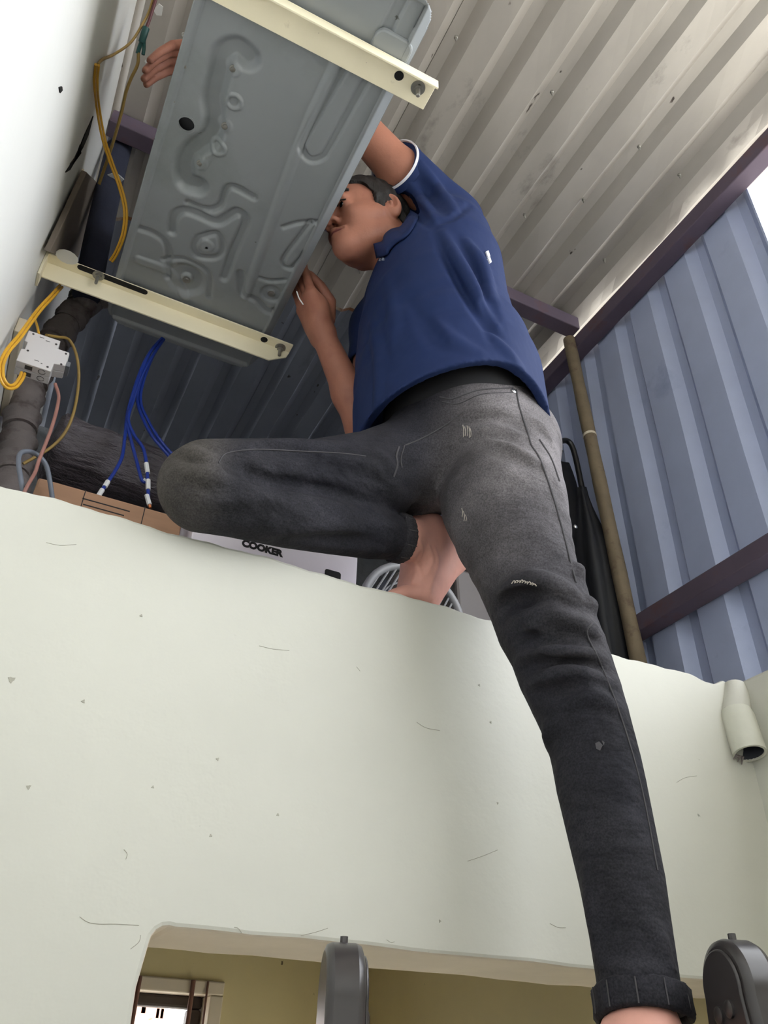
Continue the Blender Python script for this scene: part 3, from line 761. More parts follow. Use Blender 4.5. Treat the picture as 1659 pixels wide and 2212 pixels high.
# ------------------------------------------------------------------ pipes and panel in the gap behind the unit
tag(MB().tube(spline(A((262, 300, 1.44), (245, 365, 1.45), (230, 430, 1.46), (212, 510, 1.47), (196, 590, 1.48), (186, 640, 1.49)), 6), .033, 18).build('insulated_pipe', MT['insulation'], smooth=True), 'thick dark navy insulated pipe between the left wall and the air conditioner', 'pipe')
sp = spline(A((205, 625, 1.55), (178, 655, 1.55), (140, 705, 1.54), (98, 765, 1.53), (66, 830, 1.52), (48, 900, 1.51), (36, 970, 1.50), (24, 1040, 1.49), (10, 1120, 1.48)), 10)
rs = [.034 + .004 * math.sin(i * .9) + .003 * math.sin(i * 2.3) for i in range(len(sp))]
lag = empty('lagged_pipe', 'grey taped pipe bundle coming down the left wall behind the breaker', 'pipe')
MB().tube(sp, rs, 18).build('lagging', MT['tape'], lag, smooth='all')
for i in range(4, len(sp) - 3, 7):
    MB().tube([sp[i], sp[i] * .5 + sp[i + 1] * .5, sp[i + 1]], [rs[i] + .0012, rs[i] + .002, rs[i] + .0012], 18).build('tape_turn', MT['tape'], lag, smooth=True)
tag(MB().tube(spline(A((238, 632, 1.50), (205, 640, 1.52), (175, 668, 1.53)), 6), [.03, .036, .036, .036, .036, .036, .034, .034, .034, .034, .033, .032, .03][:13], 16).build('pipe_joint', MT['tape'], smooth='all'), 'lumpy taped pipe joint tucked under the slotted bracket', 'pipe')
pl = [at(u, v, X=-.172) for u, v in ((188, 372), (218, 402), (166, 566), (108, 545))]
n_ = len(pl); off = np.array([-.012, 0, 0])
tag(MB().add(pl + [p + off for p in pl], [tuple(range(4)), (7, 6, 5, 4)] + [(i, (i + 1) % 4, 4 + (i + 1) % 4, 4 + i) for i in range(4)]).build('cover_panel', MT['panel_brown'], bevel=.002), 'brown grey cover panel on the left wall above the slotted bracket', 'panel')
for (pts_, lab) in (([(343, 8), (352, 15), (349, 34), (338, 33), (331, 22)], 'curled white paint flake near the roof at the upper left'),
                    ([(312, 132), (322, 122), (331, 140), (325, 153), (318, 142)], 'white paint flake beside the hand behind the unit'),
                    ([(232, 378), (250, 372), (268, 388), (262, 393), (240, 384)], 'white paint flake on the dark insulated pipe')):
    q_ = [at(u, v, Z=2.0 if v < 200 else 1.93) for u, v in pts_]
    c_ = sum(q_) / len(q_)
    b_ = MB(); n = len(q_)
    nn = np.cross(q_[1] - q_[0], q_[2] - q_[0]); nn /= np.linalg.norm(nn)
    b_.add([p for p in q_] + [p + nn * .002 for p in q_] + [c_ + nn * .006], [tuple(range(n))[::-1]] + [(i, (i + 1) % n, n + (i + 1) % n, n + i) for i in range(n)] + [(n + i, n + (i + 1) % n, 2 * n) for i in range(n)])
    tag(b_.build('paint_flake', MT['leaf']), lab, 'paint flake')

# ------------------------------------------------------------------ things stored on the loft
cb = empty('cardboard_box', 'brown cardboard box with printed black lines on the loft', 'box')
y0 = 1.30
tl = at(118, 1050, Y=y0); trr = at(392, 1108, Y=y0)
zt = .5 * (tl[2] + trr[2])
MB().box((tl[0] - .03, y0, SLAB), (at(408, 1110, Y=1.27)[0] - .004, y0 + .12, zt)).build('carton', MT['cardboard'], cb, bevel=.004)
lx = at(180, 1070, Y=y0)[0]
for k in range(8):
    z = zt - .020 - .012 * k
    x0_ = lx + .004 * (k % 3); MB().box((x0_, y0 - .0006, z), (x0_ + .085 - .012 * (k % 4), y0 + .0005, z + .0022)).build('printed_line', MT['ink'], cb)
for u in (176, 315):
    x = at(u, 1090, Y=y0)[0]; MB().box((x - .0008, y0 - .0006, SLAB), (x + .0008, y0 + .0006, zt)).build('flap_seam', MT['ink'], cb)
# black film bundle lying on the carton
A0, A1 = at(100, 1000, Y=1.56), at(400, 1062, Y=1.56)
zc = .5 * (A0[2] + A1[2])
nn, ss = 40, 22
V = []; F = []
for i in range(nn + 1):
    x = A0[0] - .015 + (A1[0] + .08 - A0[0]) * i / nn
    end = min(1, min(i, nn - i) / 3 + .25)
    for k in range(ss):
        a = 2 * math.pi * k / ss
        r = 1 + .10 * math.sin(3 * a + x * 9) + .05 * math.sin(7 * a - x * 14) + .03 * math.sin(x * 60 + 4 * a)
        V.append((x, 1.58 + .13 * r * math.cos(a) * end, zc + .060 * r * (abs(math.sin(a)) ** .6) * math.copysign(1, math.sin(a)) * end))
for i in range(nn):
    for k in range(ss): F.append((i * ss + k, i * ss + (k + 1) % ss, (i + 1) * ss + (k + 1) % ss, (i + 1) * ss + k))
F.append(tuple(range(ss))[::-1]); F.append(tuple(nn * ss + k for k in range(ss)))
tag(MB().add(V, F).build('wrapped_bundle', MT['black_plastic'], smooth='all'), 'long bundle wrapped in black plastic film on the loft, behind the cardboard box', 'bundle')
# white carton with lettering
wb_ = empty('white_box', 'white carton with black lettering under the bent leg', 'box')
y0 = 1.27
xr = at(772, 1228, Y=y0)[0]; zt = at(700, 1120, Y=y0)[2]
xl = at(415, 1150, Y=y0)[0]
MB().box((xl, y0, SLAB), (xr, y0 + .26, zt)).build('carton', MT['white_box'], wb_, bevel=.003)
def text(body, size, loc, parent, m, name='lettering', rot=(math.pi / 2, 0, 0), bold=.0):
    c = bpy.data.curves.new(name, 'FONT'); c.body = body; c.size = size; c.extrude = .0004; c.align_x = 'LEFT'; c.offset = bold
    tmp = bpy.data.objects.new(name, c); COL.objects.link(tmp)
    bpy.context.view_layer.update()
    me = bpy.data.meshes.new_from_object(tmp.evaluated_get(bpy.context.evaluated_depsgraph_get()))
    bpy.data.objects.remove(tmp); bpy.data.curves.remove(c)
    o = finish(name, me, m, parent); o.location = loc; o.rotation_euler = rot
    return o
tx = at(606, 1202, Y=y0)
text('COOKER', .0195, (tx[0] - .078, y0 - .0006, tx[2]), wb_, MT['ink'], bold=.0012)
bk = at(724, 1240, Y=y0)
MB().prism(rr(bk[0] - .022, bk[0] + .012, bk[2] - .03, bk[2] + .006, .005), (0, y0 - .0006, 0), (1, 0, 0), (0, 0, 1), (0, 1, 0), .001).build('black_panel', MT['ink'], wb_)
# box fan standing behind the foot
fn = empty('floor_fan', 'grey floor fan with a round slatted grille behind the bare foot', 'fan')
fy = 1.33
fc = at(893, 1330, Y=fy); R_ = .118
def circ(c, r, n=36): return [np.array([c[0] + r * math.cos(t), c[1], c[2] + r * math.sin(t)]) for t in np.linspace(0, 2 * math.pi, n + 1)]
MB().tube(circ(fc, R_), .009, 10).build('outer_ring', MT['fan_grey'], fn, smooth=True)
for k in range(-9, 10):
    dx = k * .012; hh = math.sqrt(max(0, R_ ** 2 - dx ** 2))
    a = np.array([.45, 0, .89]); b = np.array([.89, 0, -.45])
    MB().tube([fc + b * dx - a * hh, fc + b * dx + a * hh], .0022, 6).build('grille_slat', MT['fan_grey'], fn)
for r in (.045, .08):
    MB().tube(circ(fc + np.array([0, .004, 0]), r), .0022, 6).build('grille_ring', MT['fan_grey'], fn, smooth=True)
for k in range(5):
    a = 2 * math.pi * k / 5
    c, s = math.cos(a), math.sin(a)
    pts_ = [(.02, -.012), (.095, -.035), (.10, .02), (.02, .014)]
    MB().prism(pts_, fc + np.array([0, .03, 0]), (c, .0, s), (-s * .9, .35, c * .9), (0, 1, 0), .003).build('blade', MT['fan_dark'], fn)
MB().lathe([(0, .03), (.03, .028), (.09, .05), (.12, .03)], fc + np.array([0, .015, 0]), (0, 1, 0), 20).build('motor', MT['fan_dark'], fn, smooth=True)
MB().box((fc[0] - .018, fy + .04, SLAB + .02), (fc[0] + .018, fy + .07, fc[2])).build('stand', MT['fan_grey'], fn, bevel=.004)
MB().box((fc[0] - .12, fy - .02, SLAB), (fc[0] + .12, fy + .14, SLAB + .022)).build('base', MT['fan_grey'], fn, bevel=.006)
cp = at(876, 1207, Y=fy + .16)
tag(MB().lathe([(0, .012), (.03, .014), (.032, .016), (.045, .015), (.048, .006)], cp - np.array([0, 0, .04]), (0, 0, 1), 18).build('jar_cap', MT['white_box'], smooth=True), 'white round cap behind the fan grille', 'cap')
cap_z = cp[2] - .04
tag(MB().lathe([(0, .035), (cap_z - SLAB - .02, .035), (cap_z - SLAB, .013)], (cp[0], cp[1], SLAB), (0, 0, 1), 18).build('bottle', MT['tub'], smooth=True), 'dull grey bottle under the white cap behind the fan', 'bottle')
# grey tub
gx0, gx1 = at(985, 1290, Y=1.45)[0], at(1150, 1320, Y=1.45)[0]
gz = at(1000, 1215, Y=1.45)[2]
tb = empty('storage_tub', 'grey plastic storage tub behind the standing leg', 'tub')
MB().prism([(gx0 + .02, SLAB), (gx1, SLAB), (gx1 + .02, gz - .02), (gx0, gz - .02)], (0, 1.45, 0), (1, 0, 0), (0, 0, 1), (0, 1, 0), .3).build('bin', MT['tub'], tb, bevel=.008)
MB().box((gx0 - .008, 1.44, gz - .02), (gx1 + .028, 1.76, gz)).build('lid', MT['tub'], tb, bevel=.006)
# umbrella hanging by its hook
um = empty('umbrella', 'folded black umbrella with hooked handle leaning behind the standing leg', 'umbrella')
yu = 1.42
hk = [at(1206, 980, Y=yu), at(1206, 962, Y=yu), at(1214, 953, Y=yu), at(1226, 953, Y=yu), at(1236, 965, Y=yu), at(1246, 1000, Y=yu), at(1262, 1080, Y=yu)]
MB().tube(spline(hk, 8), .0085, 12).build('hook_handle', MT['hook'], um, smooth=True)
u0, u1 = at(1256, 1055, Y=yu), at(1312, 1370, Y=yu)
dv = (u1 - u0)
tend = (u0[2] - SLAB - .002) / (u0[2] - u1[2])          # its tip stands on the loft floor
pts_ = [u0 + dv * t for t in np.linspace(0, tend, 24)]
V = []; F = []; ss = 20
for i, p in enumerate(pts_):
    t = i / 23
    r = .012 + .040 * sm(np.array(t * 3.0)) * (1 - .35 * t)
    for k in range(ss):
        a = 2 * math.pi * k / ss
        rr_ = r * (1 + .22 * math.sin(5 * a + t * 2.5))
        V.append(p + np.array([rr_ * math.cos(a), rr_ * math.sin(a), 0]))
for i in range(23):
    for k in range(ss): F.append((i * ss + k, i * ss + (k + 1) % ss, (i + 1) * ss + (k + 1) % ss, (i + 1) * ss + k))
F.append(tuple(range(ss))); F.append(tuple(23 * ss + k for k in range(ss)))
MB().add(V, F).build('canopy', MT['umbrella'], um, smooth='all')
sn = at(1243, 1138, Y=yu - .05)
MB().lathe([(0, .006), (.002, .006), (.004, .003)], sn, (0, -1, 0), 14).build('snap_button', MT['rivet'], um, smooth=True)
bg_ = empty('black_bag', 'soft black bag slumped against the corrugated wall under the umbrella', 'bag')
b0, b1 = at(1215, 1010, Y=1.60), at(1290, 1390, Y=1.60)
V = []; F = []; ss = 24; mm = 16
for i in range(mm + 1):
    t = i / mm; p = b0 + (b1 - b0) * t
    r = .028 + .065 * math.sin(math.pi * min(.85, t * .8 + .08))
    for k in range(ss):
        a = 2 * math.pi * k / ss; w = r * (1 + .14 * math.sin(3 * a + 5 * t) + .06 * math.sin(8 * a - 7 * t))
        V.append(p + np.array([w * math.cos(a), .6 * w * math.sin(a), 0]))
for i in range(mm):
    for k in range(ss): F.append((i * ss + k, i * ss + (k + 1) % ss, (i + 1) * ss + (k + 1) % ss, (i + 1) * ss + k))
F.append(tuple(range(ss))); F.append(tuple(mm * ss + k for k in range(ss)))
MB().add(V, F).build('sack', MT['umbrella'], bg_, smooth='all')
MB().tube(spline([b0 + np.array([-.02, 0, -.02]), b0 + np.array([-.012, -.01, .05]), b0 + np.array([.015, -.01, .05]), b0 + np.array([.022, 0, -.02])], 6), .006, 8).build('strap', MT['hook'], bg_, smooth=True)

# ------------------------------------------------------------------ step ladder the man stands on
LCL = at(742, 2037, Y=.80); LCR = at(1578, 2030, Y=.68)
zc_ = .5 * (LCL[2] + LCR[2])
lad = empty('step_ladder', 'step ladder with glossy black plastic hinge caps under the standing foot', 'ladder')
lx = LCR - LCL; lx[2] = 0; lw = np.linalg.norm(lx); lx /= lw
ly = np.array([-lx[1], lx[0], 0]); lz = np.array([0, 0, 1.0])     # ly points away from the camera
def cap_shape(s=1.0):
    out = []
    for t in np.linspace(-10, 190, 31):
        a = math.radians(t); out.append((.046 * s * math.cos(a), .045 * s * math.sin(a)))
    return out + [(-.056 * s, -.10), (-.066 * s, -.20), (.066 * s, -.20), (.056 * s, -.10)]
for side, c in ((1, LCL), (-1, LCR)):
    top_ = c[2] - .045
    o_ = np.array([c[0], c[1], top_]) - lx * .018
    cap = MB().prism(cap_shape(), o_, ly, lz, lx, .036).build('hinge_cap', MT['ladder_plastic'], lad, bevel=.007, smooth=True)
    face = o_ + (lx * .036 if side > 0 else 0)
    nrm = lx * (1 if side > 0 else -1)
    MB().prism([(p[0] * .78, p[1] * .78) for p in cap_shape()], face + nrm * -.001, ly, lz, nrm, .0045).build('inner_plate', MT['ladder_plastic'], cap, bevel=.002, smooth=True)
    for dy, dz in ((.010, -.022), (-.012, -.018)):
        MB().lathe([(0, .008), (.003, .008), (.0045, .005)], face + nrm * .003 + ly * dy + lz * dz, nrm, 14).build('rivet', MT['ladder_plastic'], cap, smooth=True)
    kb = face + nrm * .006 + ly * -.030 + lz * -.068
    MB().lathe([(0, .026), (.012, .025), (.016, .018), (.017, .004)], kb, nrm, 24).build('hinge_knob', MT['ladder_plastic'], cap, smooth=True)
    MB().tube([o_ + lx * .018 + lz * .044 - ly * .004, o_ + lx * .018 + lz * .050 - ly * .004], .004, 8).build('moulding_pip', MT['ladder_plastic'], cap, smooth=True)
    for sgn, nm in ((-1, 'front_rail'), (1, 'rear_rail')):
        a = o_ + lx * .018 + ly * sgn * .035 + lz * -.15
        b = np.array([a[0], a[1], FLOOR]) + ly * sgn * .32
        t_ = (b - a); L_ = np.linalg.norm(t_); t_ /= L_
        n2 = np.cross(lx, t_)
        MB().obox((a + b) / 2, t_, lx, n2, L_ / 2, .012, .026).build(nm, MT['aluminium'], lad, bevel=.002)
STEPZ = -.085
for k in range(5):
    z = STEPZ - .27 * k
    f = (LCL[2] - .045 - .15 - z) / (LCL[2] - .045 - .15 - FLOOR)
    c = .5 * (LCL + LCR); c[2] = z - .012
    c = c - ly * (.035 + .32 * max(0, f)) + ly * .03
    MB().obox(c, lx, ly, lz, lw / 2 - .012, .045 if k else .075, .012).build('step', MT['aluminium'] if k else MT['ladder_plastic'], lad, bevel=.003)
# ------------------------------------------------------------------ implicit surfaces for the figure
class SDF:
    def __init__(self): self.ops = []
    def rc(self, a, b, ra, rb=None, k=.02, sub=False):
        self.ops.append(('rc', np.asarray(a, float), np.asarray(b, float), float(ra), float(ra if rb is None else rb), k, sub)); return self
    def chain(self, pts, rs, k=.02, sub=False):
        self.ops.append(('ch', np.asarray(pts, float), np.asarray(rs, float), None, None, k, sub)); return self
    def ell(self, c, radii, axes=np.eye(3), k=.02, sub=False):
        self.ops.append(('el', np.asarray(c, float), np.asarray(radii, float), np.asarray(axes, float), None, k, sub)); return self
    def dist(self, op, P):
        if op[0] == 'rc':
            _, a, b, ra, rb = op[:5]
            ab = (b - a).astype(np.float32); L2 = max(float(ab @ ab), 1e-10)
            q = P - a.astype(np.float32)
            t = np.clip((q @ ab) / L2, 0, 1)
            q = q - t[..., None] * ab
            return np.sqrt((q * q).sum(-1)) - (ra + (rb - ra) * t)
        if op[0] == 'ch':
            d = None
            for i in range(len(op[1]) - 1):
                e = self.dist(('rc', op[1][i], op[1][i + 1], op[2][i], op[2][i + 1]), P)
                d = e if d is None else np.minimum(d, e)
            return d
        _, c, r, A = op[:4]
        q = (P - c.astype(np.float32)) @ A.T.astype(np.float32)
        k0 = np.sqrt(((q / r.astype(np.float32)) ** 2).sum(-1)); k1 = np.sqrt(((q / (r * r).astype(np.float32)) ** 2).sum(-1))
        return k0 * (k0 - 1) / np.maximum(k1, 1e-6)
    @staticmethod
    def comb(a, b, k, sub):
        if sub:
            h = np.clip(.5 - .5 * (a + b) / k, 0, 1)
            return a * (1 - h) - b * h + k * h * (1 - h)
        h = np.clip(.5 + .5 * (b - a) / k, 0, 1)
        return b * (1 - h) + a * h - k * h * (1 - h)
    def eval(self, P):
        P = np.asarray(P, np.float32)
        D = np.full(P.shape[:-1], 1.0, np.float32)
        for op in self.ops: D = self.comb(D, self.dist(op, P), op[5], op[6])
        return D
    def box(self, op):
        m = op[5] * 1.2 + .018
        if op[0] == 'rc':
            r = max(op[3], op[4]); return np.minimum(op[1], op[2]) - r - m, np.maximum(op[1], op[2]) + r + m
        if op[0] == 'ch':
            r = float(op[2].max()); return op[1].min(0) - r - m, op[1].max(0) + r + m
        r = float(op[2].max()); return op[1] - r - m, op[1] + r + m
    def grid(self, lo, hi, vox):
        lo = np.asarray(lo, float); n = np.ceil((np.asarray(hi, float) - lo) / vox).astype(int) + 1
        D = np.full(n, 1.0, np.float32)
        ax = [(lo[i] + vox * np.arange(n[i])).astype(np.float32) for i in range(3)]
        for op in self.ops:
            a, b = self.box(op)
            i0 = np.clip(np.floor((a - lo) / vox).astype(int), 0, n); i1 = np.clip(np.ceil((b - lo) / vox).astype(int) + 1, 0, n)
            if (i1 <= i0).any(): continue
            sl = tuple(slice(i0[k], i1[k]) for k in range(3))
            P = np.stack(np.meshgrid(*[ax[k][sl[k]] for k in range(3)], indexing='ij'), -1)
            D[sl] = self.comb(D[sl], self.dist(op, P), op[5], op[6])
        return D, ax
    def trace(self, uv, t0=.35, t1=2.6):
        R_ = np.array([ray(u, v) for u, v in uv]); R_ /= np.linalg.norm(R_, axis=1)[:, None]
        t = np.full(len(R_), t0); act = np.ones(len(R_), bool)
        for _ in range(160):
            d = self.eval(R_ * t[:, None])
            act = (d > .0004) & (t < t1)
            if not act.any(): break
            t = np.where(act, t + np.maximum(d * .8, .0006), t)
        return R_ * t[:, None], t < t1
    def normals(self, P, e=.002):
        g = np.stack([self.eval(P + e * d) - self.eval(P - e * d) for d in np.eye(3)], -1)
        return g / np.maximum(np.linalg.norm(g, axis=-1, keepdims=True), 1e-9)
    def hit(self, u, v):
        P, ok = self.trace([(u, v)]); return P[0] if ok[0] else None
    def normal(self, p): return self.normals(np.asarray(p)[None])[0]
    def hits(self, pts, n=5):
        """pixel polyline laid on the surface as 3D points with normals"""
        q = spline([np.array([u, v, 0.0]) for u, v in pts], n)
        P, ok = self.trace([(p[0], p[1]) for p in q])
        P = P[ok]
        if not len(P): return [], []
        return list(P), list(self.normals(P))

def nets(D, ax, name):
    """surface nets: quads around the zero level of the grid"""
    s = D < 0
    n = np.array(D.shape)
    cnt = np.zeros(n - 1, np.uint8)
    for i in (0, 1):
        for j in (0, 1):
            for k in (0, 1):
                cnt += s[i:n[0] - 1 + i, j:n[1] - 1 + j, k:n[2] - 1 + k]
    act = (cnt > 0) & (cnt < 8)
    idx = np.argwhere(act)
    vid = np.full(act.shape, -1, np.int32); vid[act] = np.arange(len(idx))
    pos = np.zeros((len(idx), 3), np.float32); num = np.zeros(len(idx), np.float32)
    C = [(i, j, k) for i in (0, 1) for j in (0, 1) for k in (0, 1)]
    for c in C:
        for a in range(3):
            if c[a]: continue
            d = list(c); d[a] = 1
            v0 = D[tuple((idx + c).T)]; v1 = D[tuple((idx + d).T)]
            m = (v0 < 0) != (v1 < 0)
            t = np.where(m, v0 / np.where(m, v0 - v1, 1), 0)
            p = np.tile(np.array(c, np.float32), (len(idx), 1)); p[:, a] += t
            pos[m] += p[m]; num[m] += 1
    pos = pos / num[:, None] + idx
    vox = ax[0][1] - ax[0][0]
    V = pos * vox + np.array([ax[0][0], ax[1][0], ax[2][0]])
    F = []
    for a in range(3):
        b, c = (a + 1) % 3, (a + 2) % 3
        sl0 = [slice(1, -1)] * 3; sl1 = [slice(1, -1)] * 3
        sl0[a] = slice(0, -1); sl1[a] = slice(1, None)
        s0, s1 = s[tuple(sl0)], s[tuple(sl1)]
        e = np.argwhere(s0 != s1)
        if not len(e): continue
        flip = s0[tuple(e.T)]
        base = e.copy(); base[:, b] += 1; base[:, c] += 1
        def cell(db, dc):
            q = base.copy(); q[:, b] += db; q[:, c] += dc
            return vid[tuple(q.T)]
        q = np.stack([cell(-1, -1), cell(0, -1), cell(0, 0), cell(-1, 0)], 1)
        q[~flip] = q[~flip][:, ::-1]
        F.append(q[(q >= 0).all(1)])
    F = np.concatenate(F)
    return V, F

def mesh_np(name, V, F):
    me = bpy.data.meshes.new(name)
    me.vertices.add(len(V)); me.vertices.foreach_set('co', np.asarray(V, np.float32).ravel())
    me.loops.add(F.size); me.loops.foreach_set('vertex_index', F.ravel().astype(np.int32))
    me.polygons.add(len(F)); me.polygons.foreach_set('loop_start', np.arange(0, F.size, 4, dtype=np.int32))
    me.polygons.foreach_set('loop_total', np.full(len(F), 4, np.int32)) if False else None
    me.update(calc_edges=True); me.validate()
    return me

def sdf_object(name, parts, m, parent=None):
    """parts: list of (D, ax) grids meshed into one object"""
    Vs, Fs, n = [], [], 0
    for D, ax in parts:
        V, F = nets(D, ax, name); Vs.append(V); Fs.append(F + n); n += len(V)
    me = mesh_np(name, np.concatenate(Vs), np.concatenate(Fs))
    return finish(name, me, m, parent, smooth='all')

def pts_grid(ax): return np.stack(np.meshgrid(*ax, indexing='ij'), -1)

from mathutils.bvhtree import BVHTree
class Cloth:
    """ray casts against a finished mesh, to lay seams and prints on it"""
    def __init__(self, ob):
        me = ob.data
        self.t = BVHTree.FromPolygons([v.co[:] for v in me.vertices], [p.vertices[:] for p in me.polygons])
    def one(self, u, v):
        r = ray(u, v); r = r / np.linalg.norm(r)
        loc, nn, _, _ = self.t.ray_cast(Vector((0, 0, 0)), Vector(r), 4.0)
        if loc is None: return None
        nn = np.array(nn); 
        if nn @ r > 0: nn = -nn
        return np.array(loc), nn

def strip_on(cl_, pts, r, m, name, parent, lift=0.0, n=5, seg=6):
    q = [cl_.one(p[0], p[1]) for p in spline([np.array([u, v, 0.0]) for u, v in pts], n)]
    q = [h for h in q if h is not None]
    if len(q) < 2: return None
    return MB().tube([h + nn * lift for h, nn in q], r, seg).build(name, m, parent, smooth=True)

def patch_on(cl_, polys, m, name, parent, lift=.0012):
    mb = MB()
    for poly in polys:
        q = [cl_.one(u, v) for u, v in poly]
        if any(p is None for p in q): continue
        n = len(q)
        mb.add([p + nn * lift for p, nn in q] + [p - nn * .001 for p, nn in q], [tuple(range(n))] + [(i, (i + 1) % n, n + (i + 1) % n, n + i) for i in range(n)])
    if mb.v: return mb.build(name, m, parent)
# ------------------------------------------------------------------ the man
man = empty('person', 'man in navy polo shirt and washed black jeans working under the air conditioner', 'person')

def apply_folds(sdf, specs):
    """raised cloth folds (height > 0) or grooves (height < 0) along lines on the cloth"""
    q = [spline([np.array([u, v, 0.0]) for u, v in sp_[0]], 3) for sp_ in specs]
    flat = [(p[0], p[1]) for l in q for p in l]
    P, ok = sdf.trace(flat); N_ = sdf.normals(P)
    i = 0
    for l, sp_ in zip(q, specs):
        sel = [j for j in range(i, i + len(l)) if ok[j]]; i += len(l)
        if len(sel) < 2: continue
        r, h = sp_[1], sp_[2] * 1.9; n = len(sel)
        c = [P[j] - N_[j] * (r - h) if h > 0 else P[j] + N_[j] * (r + h) for j in sel]
        rs = [r * (.6 + .4 * math.sin(math.pi * (k + .5) / n)) for k in range(n)]
        # folds fade out at their ends
        c = [cc - N_[j] * (1 - math.sin(math.pi * (k + .5) / n)) * abs(h) * .8 * (1 if h > 0 else -1) for k, (cc, j) in enumerate(zip(c, sel))]
        sdf.chain(c, rs, .011, h < 0)

# ---------------- jeans
def yleg(v): return float(np.interp(v, [945, 1345, 1700, 2160, 2220], [.905, .845, .81, .775, .7735]))
cont = [(1090, 955, 1222), (1150, 978, 1234), (1200, 1005, 1241), (1250, 1030, 1252), (1300, 1052, 1272), (1350, 1070, 1286), (1400, 1098, 1308), (1450, 1116, 1326),
        (1500, 1140, 1343), (1550, 1163, 1358), (1600, 1182, 1371), (1650, 1193, 1384), (1700, 1202, 1395), (1800, 1226, 1415), (1900, 1250, 1435), (2000, 1270, 1449), (2100, 1286, 1464), (2165, 1296, 1474), (2194, 1300, 1480)]
legp, legr = [], []
for v, l, r in cont:
    p = at((l + r) / 2, v, Y=yleg(v)); legp.append(p); legr.append((r - l) / 2 * .99 * pxs(p))
hipL = at(1085, 960, Y=.915); hipR = at(912, 1000, Y=.985)
je = SDF()
je.rc(hipL, legp[0], .098, legr[0], .03)
je.chain(legp, legr, .012)
def px(u, v, Y, r): p = at(u, v, Y=Y); return p, r * pxs(p)
th = [px(912, 1003, .985, 112), px(800, 1030, .98, 100), px(680, 1046, .975, 97), px(560, 1044, .975, 97), px(450, 1045, .975, 97), px(436, 1050, .972, 94)]
je.chain([p for p, _ in th], [r for _, r in th], .03)
sh = [px(440, 1066, .962, 86), px(520, 1090, .955, 74), px(620, 1112, .96, 72), px(720, 1132, .972, 66), px(800, 1150, .985, 58), px(868, 1164, 1.0, 46)]
je.chain([p for p, _ in sh], [r for _, r in sh], .010)
pel = np.array([.605, .955, .965])
je.ell(pel, (.125, .145, .11), k=.04)
je.ell(at(1095, 975, Y=.95), (.092, .10, .105), k=.04)
waist_top = np.array([.60, .955, 1.06])
je.ell(np.array([.60, .955, 1.02]), (.118, .135, .06), k=.03)
apply_folds(je, [
    ([(1062, 1308), (1100, 1278), (1150, 1262), (1205, 1275), (1250, 1300), (1284, 1318)], .022, .011),
    ([(1085, 1330), (1098, 1300), (1140, 1290), (1170, 1300)], .016, -.009),
    ([(1185, 1302), (1200, 1330), (1250, 1345), (1288, 1340)], .014, .007),
    ([(1160, 1385), (1150, 1350), (1165, 1318)], .012, .005),
    ([(1120, 1428), (1160, 1404), (1215, 1412), (1268, 1416), (1310, 1425)], .014, .008),
    ([(1120, 1445), (1180, 1438), (1250, 1440), (1312, 1452)], .012, -.007),
    ([(1110, 1375), (1150, 1385), (1200, 1378), (1290, 1385)], .012, -.005),
    ([(1140, 1490), (1190, 1462), (1260, 1458), (1330, 1478)], .014, .006),
    ([(1205, 1525), (1250, 1502), (1300, 1510), (1342, 1532)], .013, .005),
    ([(1150, 1500), (1200, 1500), (1250, 1482)], .012, -.005),
    ([(1188, 1560), (1182, 1610), (1196, 1690), (1205, 1740)], .010, .004),
    ([(1240, 1230), (1262, 1240), (1272, 1262)], .012, .006), ([(1262, 1300), (1280, 1312)], .012, .007), ([(1240, 1345), (1300, 1372)], .012, .005),
    ([(1010, 868), (1060, 862), (1122, 868)], .012, .004), ([(1010, 890), (1060, 886), (1130, 894)], .012, .005),
    ([(1005, 940), (1070, 930), (1145, 950)], .014, .005), ([(1040, 955), (1100, 972), (1172, 1004)], .014, .006),
    ([(1045, 965), (1110, 990), (1165, 1016)], .012, -.004), ([(1140, 900), (1170, 925), (1195, 965)], .010, .004),
    ([(380, 980), (430, 1004), (478, 1006)], .014, -.008), ([(400, 966), (450, 992), (482, 990)], .012, .006), ([(372, 1000), (420, 1022), (470, 1024), (520, 1012)], .014, .006),
    ([(490, 1016), (530, 1018), (560, 1032), (640, 1046), (720, 1062), (790, 1092)], .012, -.008),
    ([(500, 968), (560, 960), (660, 958), (750, 962)], .012, .004), ([(560, 975), (660, 982), (780, 990)], .012, -.003),
    ([(700, 985), (780, 1000), (840, 1020)], .012, .005), ([(760, 970), (820, 985), (850, 1010)], .010, .005),
    ([(420, 1095), (520, 1080), (600, 1085)], .014, .004), ([(640, 1150), (740, 1140), (850, 1140)], .010, .003), ([(600, 1170), (720, 1165), (850, 1180)], .010, -.003),
    ([(1265, 1880), (1275, 1960), (1290, 2060)], .010, .003), ([(1400, 1980), (1425, 2030), (1440, 2080)], .010, .003), ([(1300, 2085), (1370, 2105), (1450, 2092)], .010, .004),
])
lo = (.10, .68, .04); hi = (.84, 1.16, 1.08)
D, ax = je.grid(lo, hi, .0036)
P = pts_grid(ax)
